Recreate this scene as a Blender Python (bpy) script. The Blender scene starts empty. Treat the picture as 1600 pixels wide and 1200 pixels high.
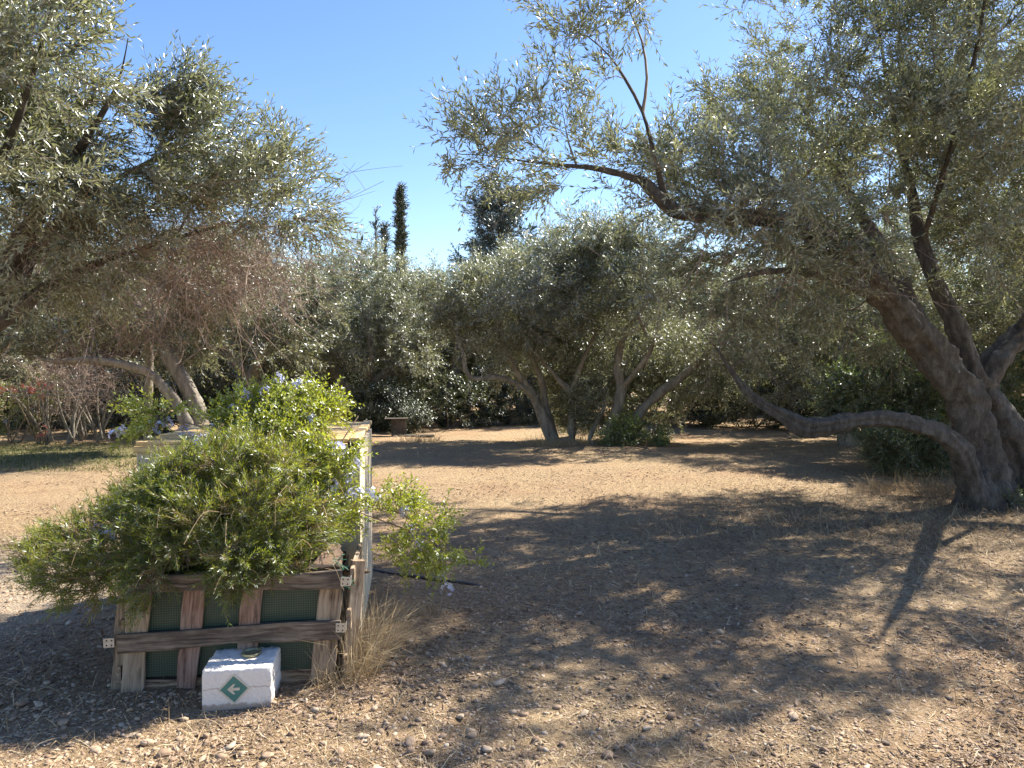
import bpy, math
import numpy as np
from mathutils import Vector, Matrix

# ------------------------------------------------------------------ camera, sky, sun, exposure
S = bpy.context.scene
COL = S.collection
F = 1142.6                       # focal length in photo pixels (1600 wide)
CAM_H = 1.6
PITCH = -math.atan(28 / F)
cam = bpy.data.cameras.new('camera'); cam.sensor_width = 36.0; cam.lens = 36.0 * F / 1600
cam.clip_start = 0.05; cam.clip_end = 1500
co = bpy.data.objects.new('camera', cam); COL.objects.link(co)
co.location = (0, 0, CAM_H); co.rotation_euler = (math.pi / 2 + PITCH, 0, 0)
S.camera = co

SUN = np.array([0.80, 0.53, 0.98]); SUN = SUN / np.linalg.norm(SUN)
el = math.asin(SUN[2]); az = math.atan2(SUN[0], SUN[1])
w = bpy.data.worlds.new('World'); S.world = w; w.use_nodes = True
nt = w.node_tree
sky = nt.nodes.new('ShaderNodeTexSky'); sky.sky_type = 'NISHITA'; sky.sun_disc = False
sky.sun_elevation = el; sky.sun_rotation = az; sky.air_density = 1.15; sky.dust_density = 0.25; sky.ozone_density = 2.2
bg = nt.nodes['Background']; bg.inputs['Strength'].default_value = 0.079
hs = nt.nodes.new('ShaderNodeHueSaturation'); hs.inputs['Saturation'].default_value = 1.18; hs.inputs['Hue'].default_value = 0.511
nt.links.new(sky.outputs[0], hs.inputs['Color']); nt.links.new(hs.outputs[0], bg.inputs['Color'])
sl = bpy.data.lights.new('sun', 'SUN'); sl.energy = 4.8; sl.angle = math.radians(0.53); sl.color = (1.0, 0.93, 0.82)
so = bpy.data.objects.new('sun', sl); COL.objects.link(so); so.location = (20, 16, 30)
so.rotation_euler = Vector(SUN).to_track_quat('Z', 'Y').to_euler()
S.view_settings.view_transform = 'Standard'; S.view_settings.look = 'None'
S.view_settings.exposure = 1.62; S.view_settings.gamma = 1.0; S.view_settings.use_curve_mapping = False
S.cycles.max_bounces = 7; S.cycles.diffuse_bounces = 4; S.cycles.glossy_bounces = 2
S.cycles.transmission_bounces = 5; S.cycles.caustics_reflective = False; S.cycles.caustics_refractive = False

# ------------------------------------------------------------------ helpers
RG = np.random.default_rng
cp, sp_ = math.cos(PITCH), math.sin(PITCH)
def P(px, py, d):
    """world point seen at photo pixel (px, py) standing d metres away"""
    u = (px - 800) / F; v = (600 - py) / F
    k = d / (cp - sp_ * v)
    return np.array([u * k, d, CAM_H + (sp_ + cp * v) * k])
def G(px, py):
    u = (px - 800) / F; v = (600 - py) / F
    k = -CAM_H / (sp_ + cp * v)
    return np.array([u * k, (cp - sp_ * v) * k, 0.0])
def unit(a):
    a = np.asarray(a, float); n = np.linalg.norm(a, axis=-1, keepdims=True); return a / np.maximum(n, 1e-9)
def vnoise(p, freq, seed):
    r = RG(seed); k = unit(r.normal(size=(10, 3))) * (freq * 2 * math.pi * r.uniform(.5, 1.5, (10, 1)))
    return np.sin(np.asarray(p) @ k.T + r.uniform(0, 6.28, 10)).sum(-1) / math.sqrt(5)
def gz(x, y):
    p = np.stack([np.asarray(x, float), np.asarray(y, float), np.zeros_like(np.asarray(x, float))], -1)
    return 0.018 * vnoise(p, 0.22, 5) + 0.006 * vnoise(p, 1.1, 6)

class MB:
    def __init__(s): s.V = []; s.F = []; s.n = 0
    def add(s, V, F, m=0, t=None):
        V = np.asarray(V, float).reshape(-1, 3); F = np.asarray(F, int)
        if len(F) == 0: return
        if t is None: t = np.full(len(F), .5)
        s.V.append(V); s.F.append((F + s.n, np.broadcast_to(np.asarray(m, int), (len(F),)), np.asarray(t, float))); s.n += len(V)
    def build(s, name, mats, parent=None, smooth=False, origin=None):
        V = np.concatenate(s.V)
        if origin is not None: V = V - np.asarray(origin)
        me = bpy.data.meshes.new(name)
        loops = np.concatenate([f.ravel() for f, _, _ in s.F]).astype(np.int32)
        sizes = np.concatenate([np.full(len(f), f.shape[1]) for f, _, _ in s.F]).astype(np.int32)
        mi = np.concatenate([m for _, m, _ in s.F]).astype(np.int32)
        tt = np.concatenate([t for _, _, t in s.F]).astype(np.float32)
        me.vertices.add(len(V)); me.vertices.foreach_set('co', V.astype(np.float32).ravel())
        me.loops.add(len(loops)); me.loops.foreach_set('vertex_index', loops)
        me.polygons.add(len(sizes)); st = np.concatenate([[0], np.cumsum(sizes)[:-1]]).astype(np.int32)
        me.polygons.foreach_set('loop_start', st)
        try: me.polygons.foreach_set('loop_total', sizes)
        except Exception: pass
        for m in (mats if isinstance(mats, (list, tuple)) else [mats]): me.materials.append(m)
        me.polygons.foreach_set('material_index', mi)
        sm = np.broadcast_to(np.asarray(smooth), (len(sizes),)) if not callable(smooth) else smooth(mi)
        me.polygons.foreach_set('use_smooth', np.ascontiguousarray(sm, dtype=bool))
        a = me.attributes.new('tint', 'FLOAT', 'FACE'); a.data.foreach_set('value', tt)
        me.update(calc_edges=True); me.validate()
        o = bpy.data.objects.new(name, me); COL.objects.link(o)
        if origin is not None: o.location = origin
        if parent is not None: o.parent = parent
        return o
def tag(o, label=None, cat=None, group=None, kind=None):
    for k, v in (('label', label), ('category', cat), ('group', group), ('kind', kind)):
        if v: o[k] = v
    return o
def empty(name, loc, rz=0.0):
    o = bpy.data.objects.new(name, None); COL.objects.link(o); o.empty_display_size = .2
    o.location = [float(q) for q in loc]; o.rotation_euler = (0, 0, rz); return o
def copy_tree(o, parent=None):
    c = o.copy(); COL.objects.link(c)
    if parent is not None: c.parent = parent
    for ch in list(o.children): copy_tree(ch, c)
    return c

BOXF = np.array([[0, 3, 2, 1], [4, 5, 6, 7], [0, 1, 5, 4], [1, 2, 6, 5], [2, 3, 7, 6], [3, 0, 4, 7]])
def box_vf(sx, sy, sz, c=(0, 0, 0)):
    x, y, z = sx / 2, sy / 2, sz / 2
    V = np.array([[-x, -y, -z], [x, -y, -z], [x, y, -z], [-x, y, -z], [-x, -y, z], [x, -y, z], [x, y, z], [-x, y, z]])
    return V + np.array(c), BOXF
def board_mesh(L, W, T, seed, rough=.004, nx=9, split=0.0):
    """weathered board along X, W along Z, T along Y: wavy edges, rounded ends"""
    r = RG(seed); mb = MB(); prof = np.array([[-1, -1], [-.0, -1.0], [1, -1], [1, 1], [0, 1.0], [-1, 1]], float)  # (y,z)
    b = .12
    prof = np.array([[-1, -1 + b], [-1 + 2 * b, -1], [1 - 2 * b, -1], [1, -1 + b], [1, 1 - b], [1 - 2 * b, 1], [-1 + 2 * b, 1], [-1, 1 - b]], float)
    k = len(prof); xs = np.linspace(-L / 2, L / 2, nx)
    up = np.interp(np.linspace(0, 1, nx), np.linspace(0, 1, 5), r.normal(0, rough, 5)); lo = np.interp(np.linspace(0, 1, nx), np.linspace(0, 1, 5), r.normal(0, rough, 5))
    V = []
    for i, x in enumerate(xs):
        for (a, c) in prof:
            e = up[i] if c > 0 else lo[i]
            V.append([x + r.normal(0, .0015) * (i in (0, nx - 1)), a * T / 2 + r.normal(0, .0006), c * W / 2 + e])
    Fq = [[i * k + j, (i + 1) * k + j, (i + 1) * k + (j + 1) % k, i * k + (j + 1) % k] for i in range(nx - 1) for j in range(k)]
    mb.add(V, Fq); mb.F.append((np.array([list(range(k))[::-1][::-1]]), np.array([0]), np.array([.5])))
    mb.F.append((np.array([[(nx - 1) * k + j for j in range(k)][::-1]]), np.array([0]), np.array([.5])))
    return mb
def place(o, loc, rot=(0, 0, 0)):
    o.location = [float(q) for q in loc]; o.rotation_euler = rot; return o

def catmull(pts, spacing):
    pts = np.asarray(pts, float); out = [pts[0]]
    for i in range(len(pts) - 1):
        p0 = pts[max(i - 1, 0)]; p1 = pts[i]; p2 = pts[i + 1]; p3 = pts[min(i + 2, len(pts) - 1)]
        n = max(1, int(round(np.linalg.norm(p2[:3] - p1[:3]) / spacing)))
        for j in range(1, n + 1):
            t = j / n
            out.append(.5 * ((2 * p1) + (-p0 + p2) * t + (2 * p0 - 5 * p1 + 4 * p2 - p3) * t * t + (-p0 + 3 * p1 - 3 * p2 + p3) * t ** 3))
    return np.array(out)
def tube(mb, pts, rad, sides, m=0, t=.5, gnarl=0.0, seed=0, cap=False):
    pts = np.asarray(pts, float); n = len(pts); rad = np.broadcast_to(np.asarray(rad, float), (n,))
    T = np.empty_like(pts); T[1:-1] = pts[2:] - pts[:-2]; T[0] = pts[1] - pts[0]; T[-1] = pts[-1] - pts[-2]; T = unit(T)
    a = np.array([0, 0, 1.]) if abs(T[0][2]) < .9 else np.array([1., 0, 0])
    U = np.empty_like(pts); u = unit(np.cross(T[0], a))
    for i in range(n):
        u = u - T[i] * (u @ T[i]); u = u / max(np.linalg.norm(u), 1e-9); U[i] = u
    W = np.cross(T, U); th = np.arange(sides) * 2 * math.pi / sides
    rr = rad[:, None] * np.ones(sides)
    if gnarl:
        s = np.cumsum(np.concatenate([[0], np.linalg.norm(np.diff(pts, axis=0), axis=1)]))[:, None]
        ring = pts[:, None] + rad[:, None, None] * (np.cos(th)[None, :, None] * U[:, None] + np.sin(th)[None, :, None] * W[:, None])
        rr = rr * (1 + gnarl * (.75 * np.sin(3 * th[None] + s * .9 + seed) + .55 * np.sin(7 * th[None] - s * 1.3 + 2 * seed)) * .5 + gnarl * .32 * vnoise(ring, 1.8, 11) + gnarl * .26 * vnoise(ring, 6, 12) + gnarl * .12 * vnoise(ring, 17, 13))
    V = pts[:, None] + rr[..., None] * (np.cos(th)[None, :, None] * U[:, None] + np.sin(th)[None, :, None] * W[:, None])
    i = np.arange(n - 1)[:, None] * sides; j = np.arange(sides)[None]; j2 = (j + 1) % sides
    Fq = np.stack([i + j, i + j2, i + sides + j2, i + sides + j], -1).reshape(-1, 4)
    mb.add(V.reshape(-1, 3), Fq, m, np.full(len(Fq), t))
    if cap: mb.add(V[-1], [list(range(sides))], m, [t])

# ------------------------------------------------------------------ materials
def mat(name):
    m = bpy.data.materials.new(name); m.use_nodes = True; n = m.node_tree; n.nodes.clear()
    out = n.nodes.new('ShaderNodeOutputMaterial')
    def N(t, **kw):
        d = n.nodes.new('ShaderNode' + t)
        for k, v in kw.items():
            if k in d.inputs: d.inputs[k].default_value = v
            else: setattr(d, k, v)
        return d
    return m, N, n.links.new, out
def rgb(c): return (c[0], c[1], c[2], 1.0)
def ramp(N, L, src, stops):
    r = N('ValToRGB'); e = r.color_ramp.elements
    while len(e) < len(stops): e.new(.5)
    for q, (p, c) in zip(e, stops): q.position = p; q.color = rgb(c)
    L(src, r.inputs[0]); return r.outputs[0]
def leaf_mat(name, top, under, trans, tw=.28, gloss=.12, rough=.35):
    """top, under, trans: lists of colour stops over the per-leaf tint"""
    m, N, L, out = mat(name)
    at = N('Attribute', attribute_name='tint'); geo = N('NewGeometry')
    ct = ramp(N, L, at.outputs['Fac'], top); cu = ramp(N, L, at.outputs['Fac'], under); cr = ramp(N, L, at.outputs['Fac'], trans)
    mx = N('MixRGB'); L(geo.outputs['Backfacing'], mx.inputs[0]); L(ct, mx.inputs[1]); L(cu, mx.inputs[2])
    d = N('BsdfDiffuse'); L(mx.outputs[0], d.inputs[0])
    t = N('BsdfTranslucent'); L(cr, t.inputs[0])
    a = N('MixShader'); a.inputs[0].default_value = tw; L(d.outputs[0], a.inputs[1]); L(t.outputs[0], a.inputs[2])
    g = N('BsdfGlossy'); g.inputs['Roughness'].default_value = rough; g.inputs[0].default_value = (.9, .93, .95, 1)
    fr = N('LayerWeight'); fr.inputs[0].default_value = .25
    ml = N('Math', operation='MULTIPLY_ADD'); L(fr.outputs['Fresnel'], ml.inputs[0]); ml.inputs[1].default_value = .22; ml.inputs[2].default_value = gloss
    b = N('MixShader'); L(ml.outputs[0], b.inputs[0]); L(a.outputs[0], b.inputs[1]); L(g.outputs[0], b.inputs[2])
    L(b.outputs[0], out.inputs[0]); return m
def bark_mat(name, c1, c2, c3, scale=9, lichen=.0, bump=.5):
    m, N, L, out = mat(name); geo = N('NewGeometry')
    mp = N('Mapping'); mp.inputs['Scale'].default_value = (1, 1, .35); L(geo.outputs['Position'], mp.inputs[0])
    n1 = N('TexNoise'); n1.inputs['Scale'].default_value = scale; n1.inputs['Detail'].default_value = 7; n1.inputs['Roughness'].default_value = .65; L(mp.outputs[0], n1.inputs[0])
    c = ramp(N, L, n1.outputs[0], [(.3, c1), (.5, c2), (.72, c3)])
    n2 = N('TexNoise'); n2.inputs['Scale'].default_value = scale * 1.3; n2.inputs['Detail'].default_value = 5; n2.inputs['Roughness'].default_value = .6; L(geo.outputs['Position'], n2.inputs[0])
    lr = ramp(N, L, n2.outputs[0], [(.56, (0, 0, 0)), (.62, (lichen,) * 3)])
    mx = N('MixRGB'); L(lr, mx.inputs[0]); L(c, mx.inputs[1]); mx.inputs[2].default_value = (.36, .36, .31, 1)
    p = N('BsdfPrincipled'); p.inputs['Roughness'].default_value = .9; L(mx.outputs[0], p.inputs['Base Color'])
    n3 = N('TexNoise'); n3.inputs['Scale'].default_value = scale * 3; n3.inputs['Detail'].default_value = 8; n3.inputs['Roughness'].default_value = .75; L(mp.outputs[0], n3.inputs[0])
    b = N('Bump'); b.inputs['Strength'].default_value = bump; b.inputs['Distance'].default_value = .04; L(n3.outputs[0], b.inputs['Height']); L(b.outputs[0], p.inputs['Normal'])
    L(p.outputs[0], out.inputs[0]); return m
def wood_mat(name, cols, gscale=30, bump=.4, worn=(.36, .33, .29), worn_amt=.5):
    m, N, L, out = mat(name); tc = N('TexCoord'); oi = N('ObjectInfo')
    ad = N('VectorMath', operation='ADD'); L(tc.outputs['Object'], ad.inputs[0])
    cx = N('CombineXYZ'); ml = N('Math', operation='MULTIPLY'); L(oi.outputs['Random'], ml.inputs[0]); ml.inputs[1].default_value = 37.0
    for k in range(3): L(ml.outputs[0], cx.inputs[k])
    L(cx.outputs[0], ad.inputs[1])
    nd = N('TexNoise'); nd.inputs['Scale'].default_value = 5; L(ad.outputs[0], nd.inputs[0])
    mp = N('Mapping'); mp.inputs['Scale'].default_value = (.06, 1, 1); L(ad.outputs[0], mp.inputs[0])
    a2 = N('VectorMath', operation='MULTIPLY_ADD'); L(nd.outputs['Color'], a2.inputs[0]); a2.inputs[1].default_value = (.0, .035, .035); L(mp.outputs[0], a2.inputs[2])
    n1 = N('TexNoise'); n1.inputs['Scale'].default_value = gscale * 2.4; n1.inputs['Detail'].default_value = 6; n1.inputs['Roughness'].default_value = .6; L(a2.outputs[0], n1.inputs[0])
    c = ramp(N, L, n1.outputs[0], [(.36, [q * .7 for q in cols[0]]), (.5, cols[1]), (.63, cols[2])])
    n2 = N('TexNoise'); n2.inputs['Scale'].default_value = 7; n2.inputs['Detail'].default_value = 6; L(ad.outputs[0], n2.inputs[0])
    wf = ramp(N, L, n2.outputs[0], [(.42, (0, 0, 0)), (.68, (worn_amt,) * 3)])
    mx = N('MixRGB'); L(wf, mx.inputs[0]); L(c, mx.inputs[1]); mx.inputs[2].default_value = rgb(worn)
    vk = N('TexVoronoi'); vk.inputs['Scale'].default_value = 5.5; L(ad.outputs[0], vk.inputs[0])   # knots and nail holes
    kr = ramp(N, L, vk.outputs['Distance'], [(.07, (.85,) * 3), (.15, (0, 0, 0))])
    m2 = N('MixRGB'); L(kr, m2.inputs[0]); L(mx.outputs[0], m2.inputs[1]); m2.inputs[2].default_value = rgb([q * .35 for q in cols[0]])
    p = N('BsdfPrincipled'); p.inputs['Roughness'].default_value = .85; L(m2.outputs[0], p.inputs['Base Color'])
    b = N('Bump'); b.inputs['Strength'].default_value = bump; b.inputs['Distance'].default_value = .006; L(n1.outputs[0], b.inputs['Height']); L(b.outputs[0], p.inputs['Normal'])
    L(p.outputs[0], out.inputs[0]); return m
def plain_mat(name, c, rough=.7, metal=0.0, nscale=40, var=.25, bump=.1, spots=None):
    m, N, L, out = mat(name); tc = N('TexCoord')
    n1 = N('TexNoise'); n1.inputs['Scale'].default_value = nscale; n1.inputs['Detail'].default_value = 6; n1.inputs['Roughness'].default_value = .65; L(tc.outputs['Object'], n1.inputs[0])
    col = ramp(N, L, n1.outputs[0], [(.3, [q * (1 - var) for q in c]), (.7, [min(1, q * (1 + var * .5)) for q in c])])
    if spots:
        n2 = N('TexNoise'); n2.inputs['Scale'].default_value = spots[1]; n2.inputs['Detail'].default_value = 8; n2.inputs['Roughness'].default_value = .7; L(tc.outputs['Object'], n2.inputs[0])
        f = ramp(N, L, n2.outputs[0], [(spots[2], (0, 0, 0)), (spots[2] + .1, (spots[3],) * 3)])
        mx = N('MixRGB'); L(f, mx.inputs[0]); L(col, mx.inputs[1]); mx.inputs[2].default_value = rgb(spots[0]); col = mx.outputs[0]
    p = N('BsdfPrincipled'); p.inputs['Roughness'].default_value = rough; p.inputs['Metallic'].default_value = metal; L(col, p.inputs['Base Color'])
    b = N('Bump'); b.inputs['Strength'].default_value = bump; b.inputs['Distance'].default_value = .01; L(n1.outputs[0], b.inputs['Height']); L(b.outputs[0], p.inputs['Normal'])
    L(p.outputs[0], out.inputs[0]); return m
def tint_mat(name, stops, rough=.85, nscale=60, trans=0.0):
    m, N, L, out = mat(name); at = N('Attribute', attribute_name='tint'); geo = N('NewGeometry')
    c = ramp(N, L, at.outputs['Fac'], stops)
    n1 = N('TexNoise'); n1.inputs['Scale'].default_value = nscale; n1.inputs['Detail'].default_value = 4; L(geo.outputs['Position'], n1.inputs[0])
    mx = N('MixRGB', blend_type='MULTIPLY'); mx.inputs[0].default_value = .6; L(c, mx.inputs[1]); L(ramp(N, L, n1.outputs[0], [(.3, (.6, .58, .55)), (.7, (1, 1, 1))]), mx.inputs[2])
    p = N('BsdfPrincipled'); p.inputs['Roughness'].default_value = rough; L(mx.outputs[0], p.inputs['Base Color'])
    if trans:
        t = N('BsdfTranslucent'); L(mx.outputs[0], t.inputs[0]); s = N('MixShader'); s.inputs[0].default_value = trans
        L(p.outputs[0], s.inputs[1]); L(t.outputs[0], s.inputs[2]); L(s.outputs[0], out.inputs[0])
    else: L(p.outputs[0], out.inputs[0])
    return m
def ground_mat():
    m, N, L, out = mat('ground_soil'); geo = N('NewGeometry'); pos = geo.outputs['Position']
    def noise(s, d=6, r=.6, off=None):
        n = N('TexNoise'); n.inputs['Scale'].default_value = s; n.inputs['Detail'].default_value = d; n.inputs['Roughness'].default_value = r
        if off:
            a = N('VectorMath', operation='ADD'); a.inputs[1].default_value = off; L(pos, a.inputs[0]); L(a.outputs[0], n.inputs[0])
        else: L(pos, n.inputs[0])
        return n.outputs[0]
    def mixc(f, a, b, bt='MIX'):
        x = N('MixRGB', blend_type=bt)
        for i, q in enumerate((f, a, b)):
            if hasattr(q, 'is_output'): L(q, x.inputs[i])
            elif isinstance(q, tuple): x.inputs[i].default_value = rgb(q)
            else: x.inputs[i].default_value = q
        return x.outputs[0]
    big = noise(.45, 4); mid = noise(2.3, 6, .65, (7, 3, 0)); fine = noise(28, 8, .75); grit = noise(120, 4, .7)
    dirt = ramp(N, L, mid, [(.3, (.35, .21, .12)), (.5, (.47, .30, .17)), (.7, (.55, .375, .22))])
    straw = ramp(N, L, fine, [(.3, (.27, .18, .10)), (.5, (.50, .365, .21)), (.72, (.66, .505, .31))])
    base = mixc(ramp(N, L, big, [(.36, (.25,) * 3), (.58, (.95,) * 3)]), dirt, straw)
    lit = ramp(N, L, fine, [(.36, (.55,) * 3), (.52, (0, 0, 0))])
    base = mixc(lit, base, (.145, .10, .062))
    # stones pressed into the soil
    vo = N('TexVoronoi'); vo.inputs['Scale'].default_value = 34; L(pos, vo.inputs[0])
    st = ramp(N, L, vo.outputs['Distance'], [(.20, (1, 1, 1)), (.42, (0, 0, 0))])
    sel = mixc(1.0, st, ramp(N, L, noise(1.3, 3, .5, (2, 9, 0)), [(.42, (0, 0, 0)), (.6, (.55,) * 3)]), 'MULTIPLY')
    vcol = N('SeparateColor'); L(vo.outputs['Color'], vcol.inputs[0])
    stc = ramp(N, L, vcol.outputs[0], [(0, (.22, .17, .13)), (.4, (.45, .34, .24)), (.8, (.55, .46, .36)), (1, (.62, .56, .48))])
    base = mixc(sel, base, stc)
    # green grass by the thicket on the left, olive tinged patches under the right tree
    sx = N('SeparateXYZ'); L(pos, sx.inputs[0])
    def area(cx, cy, rx, ry):
        v = N('VectorMath', operation='SUBTRACT'); v.inputs[1].default_value = (cx, cy, 0); L(pos, v.inputs[0])
        q = N('VectorMath', operation='MULTIPLY'); q.inputs[1].default_value = (1 / rx, 1 / ry, 0); L(v.outputs[0], q.inputs[0])
        l = N('VectorMath', operation='LENGTH'); L(q.outputs[0], l.inputs[0])
        a = N('Math', operation='MULTIPLY_ADD'); L(mid, a.inputs[0]); a.inputs[1].default_value = .9; L(l.outputs['Value'], a.inputs[2])
        return ramp(N, L, a.outputs[0], [(1.15 / 2, (1, 1, 1)), (1.75 / 2, (0, 0, 0))]) if False else ramp_scaled(a.outputs[0])
    def ramp_scaled(src):
        r = N('MapRange'); r.inputs['From Min'].default_value = .95; r.inputs['From Max'].default_value = 1.6; r.inputs['To Min'].default_value = .8; r.inputs['To Max'].default_value = 0
        L(src, r.inputs[0]); return r.outputs[0]
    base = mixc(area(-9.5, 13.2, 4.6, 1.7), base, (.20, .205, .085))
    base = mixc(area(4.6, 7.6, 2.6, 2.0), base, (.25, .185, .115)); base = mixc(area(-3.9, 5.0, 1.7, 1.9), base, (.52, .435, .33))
    p = N('BsdfPrincipled'); p.inputs['Roughness'].default_value = .95; p.inputs['Specular IOR Level'].default_value = .15
    L(mixc(.5, base, ramp(N, L, grit, [(.3, (.62,) * 3), (.65, (1, 1, 1))]), 'MULTIPLY'), p.inputs['Base Color'])
    hm = N('Math', operation='ADD'); L(fine, hm.inputs[0]); L(mixc(.5, grit, mid), hm.inputs[1])
    h2 = N('Math', operation='MULTIPLY_ADD'); L(sel, h2.inputs[0]); h2.inputs[1].default_value = .5; L(hm.outputs[0], h2.inputs[2])
    b = N('Bump'); b.inputs['Strength'].default_value = 1.0; b.inputs['Distance'].default_value = .05; L(h2.outputs[0], b.inputs['Height']); L(b.outputs[0], p.inputs['Normal'])
    L(p.outputs[0], out.inputs[0]); return m

M_olive = leaf_mat('olive_leaf',
    [(0, (.060, .076, .034)), (.45, (.105, .125, .058)), (.8, (.15, .168, .085)), (.97, (.22, .20, .09))],
    [(0, (.23, .245, .17)), (.5, (.32, .335, .24)), (1, (.39, .39, .29))],
    [(0, (.17, .195, .065)), (1, (.34, .355, .15))], tw=.42, gloss=.055, rough=.42)
M_olive_far = leaf_mat('olive_leaf_far',
    [(0, (.070, .082, .036)), (.5, (.12, .135, .062)), (.85, (.165, .175, .085)), (1, (.21, .18, .08))],
    [(0, (.24, .25, .18)), (1, (.38, .385, .28))],
    [(0, (.18, .20, .08)), (1, (.35, .36, .165))], tw=.44, gloss=.03, rough=.5)
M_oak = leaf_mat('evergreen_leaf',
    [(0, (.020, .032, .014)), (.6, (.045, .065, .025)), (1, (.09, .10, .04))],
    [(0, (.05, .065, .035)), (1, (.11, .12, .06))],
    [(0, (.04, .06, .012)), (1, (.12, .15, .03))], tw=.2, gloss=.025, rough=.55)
M_bush = leaf_mat('bush_leaf',
    [(0, (.045, .075, .025)), (.6, (.085, .125, .04)), (1, (.17, .20, .06))],
    [(0, (.07, .10, .045)), (1, (.15, .18, .08))],
    [(0, (.10, .16, .02)), (1, (.22, .30, .05))], tw=.35, gloss=.045, rough=.45)
M_cyp = leaf_mat('cypress_leaf',
    [(0, (.05, .065, .04)), (1, (.11, .13, .07))], [(0, (.05, .065, .04)), (1, (.10, .12, .07))],
    [(0, (.02, .03, .01)), (1, (.05, .06, .02))], tw=.12, gloss=.04, rough=.5)
M_conifer = leaf_mat('conifer_needle',
    [(0, (.045, .065, .045)), (1, (.11, .135, .09))], [(0, (.06, .08, .06)), (1, (.12, .15, .10))],
    [(0, (.03, .04, .02)), (1, (.07, .09, .04))], tw=.12, gloss=.06, rough=.45)
M_fine = leaf_mat('feathery_leaf',
    [(0, (.085, .13, .015)), (.35, (.165, .205, .024)), (.7, (.25, .265, .035)), (.86, (.26, .25, .07)), (.93, (.30, .22, .11)), (1, (.24, .15, .08))],
    [(0, (.07, .12, .035)), (.8, (.18, .22, .07)), (1, (.26, .18, .10))],
    [(0, (.24, .32, .015)), (.8, (.46, .47, .04)), (1, (.30, .20, .06))], tw=.48, gloss=.008, rough=.55)
M_plumb = leaf_mat('plumbago_leaf',
    [(0, (.15, .205, .025)), (.6, (.26, .31, .04)), (1, (.37, .38, .06))],
    [(0, (.20, .25, .05)), (1, (.36, .39, .10))],
    [(0, (.34, .42, .02)), (1, (.56, .56, .05))], tw=.48, gloss=.015, rough=.5)
M_flower = leaf_mat('plumbago_petal', [(0, (.48, .51, .76)), (1, (.70, .71, .88))], [(0, (.55, .57, .80)), (1, (.72, .73, .88))], [(0, (.5, .55, .85)), (1, (.65, .68, .9))], tw=.35, gloss=.02, rough=.5)
M_red = leaf_mat('red_leaf', [(0, (.30, .03, .02)), (1, (.45, .07, .04))], [(0, (.30, .05, .04)), (1, (.40, .10, .08))], [(0, (.5, .05, .03)), (1, (.6, .1, .04))], tw=.4, gloss=.05)
M_yellow = leaf_mat('yellow_green_leaf', [(0, (.16, .18, .03)), (1, (.30, .29, .06))], [(0, (.18, .20, .05)), (1, (.30, .30, .08))], [(0, (.3, .34, .04)), (1, (.45, .45, .06))], tw=.35, gloss=.05)
M_bark = bark_mat('olive_bark', (.046, .041, .035), (.10, .089, .076), (.18, .163, .14), 14, .14, 1.0)
M_bark2 = bark_mat('olive_bark_pale', (.10, .085, .065), (.21, .18, .14), (.33, .30, .24), 10, .4, .35)
M_barkd = bark_mat('dark_bark', (.035, .028, .022), (.07, .055, .042), (.12, .10, .08), 8, .1, .4)
M_twig = bark_mat('twig_bark', (.13, .105, .08), (.20, .165, .13), (.30, .26, .21), 20, 0, .1)
M_dead = bark_mat('dead_twig', (.15, .10, .075), (.25, .18, .14), (.38, .30, .25), 25, 0, .1)
M_stem = bark_mat('shrub_stem', (.10, .065, .045), (.20, .14, .09), (.32, .25, .17), 30, 0, .2)
M_wood = wood_mat('weathered_pallet_wood', [(.11, .07, .042), (.24, .165, .10), (.37, .275, .18)], 30, .8, (.38, .31, .23), .65)
M_wood_red = wood_mat('reddish_pallet_wood', [(.12, .065, .045), (.23, .135, .095), (.32, .21, .16)], 30, .5, (.33, .27, .23), .5)
M_wood_grey = wood_mat('dark_weathered_wood', [(.06, .042, .03), (.15, .11, .078), (.26, .205, .15)], 30, .8, (.06, .047, .037), .75)
M_pine = wood_mat('pale_pine', [(.40, .25, .10), (.55, .38, .17), (.64, .48, .24)], 24, .3, (.46, .36, .22), .35)
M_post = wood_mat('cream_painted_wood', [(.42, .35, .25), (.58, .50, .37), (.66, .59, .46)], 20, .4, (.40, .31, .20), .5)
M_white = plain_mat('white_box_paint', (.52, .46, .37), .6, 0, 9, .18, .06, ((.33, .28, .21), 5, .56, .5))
M_block = plain_mat('whitewashed_concrete', (.80, .74, .68), .9, 0, 70, .22, .5, ((.42, .30, .23), 16, .62, .6))
M_metal = plain_mat('galvanised_metal', (.48, .46, .42), .45, .6, 50, .3, .08, ((.30, .22, .15), 40, .62, .5))
M_dark = plain_mat('dark_hole', (.02, .018, .015), .6, .2, 50, .3, .05)
M_liner = plain_mat('black_liner', (.012, .013, .013), .45, 0, 20, .3, .3)
M_hose = plain_mat('black_hose', (.022, .022, .026), .4, 0, 30, .3, .05)
M_card = plain_mat('brown_cardboard', (.42, .27, .17), .8, 0, 25, .15, .05)
M_ink = plain_mat('printed_dash', (.10, .06, .04), .8, 0, 25, .1, .0)
M_green = plain_mat('sign_green', (.055, .19, .165), .45, 0, 30, .2, .03, ((.12, .22, .19), 30, .6, .4))
M_cream = plain_mat('sign_cream', (.60, .54, .43), .5, 0, 30, .12, .03, ((.42, .30, .18), 35, .62, .6))
M_tin = plain_mat('tin_lid', (.34, .33, .20), .4, .5, 60, .4, .1, ((.20, .15, .09), 30, .5, .6))
M_soil = plain_mat('planter_soil', (.10, .07, .045), .95, 0, 30, .5, .8)
M_wire = plain_mat('fence_wire', (.20, .19, .18), .5, .6, 30, .2, .02)
M_strap = plain_mat('green_netting', (.02, .14, .075), .55, 0, 60, .4, .2)
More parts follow.
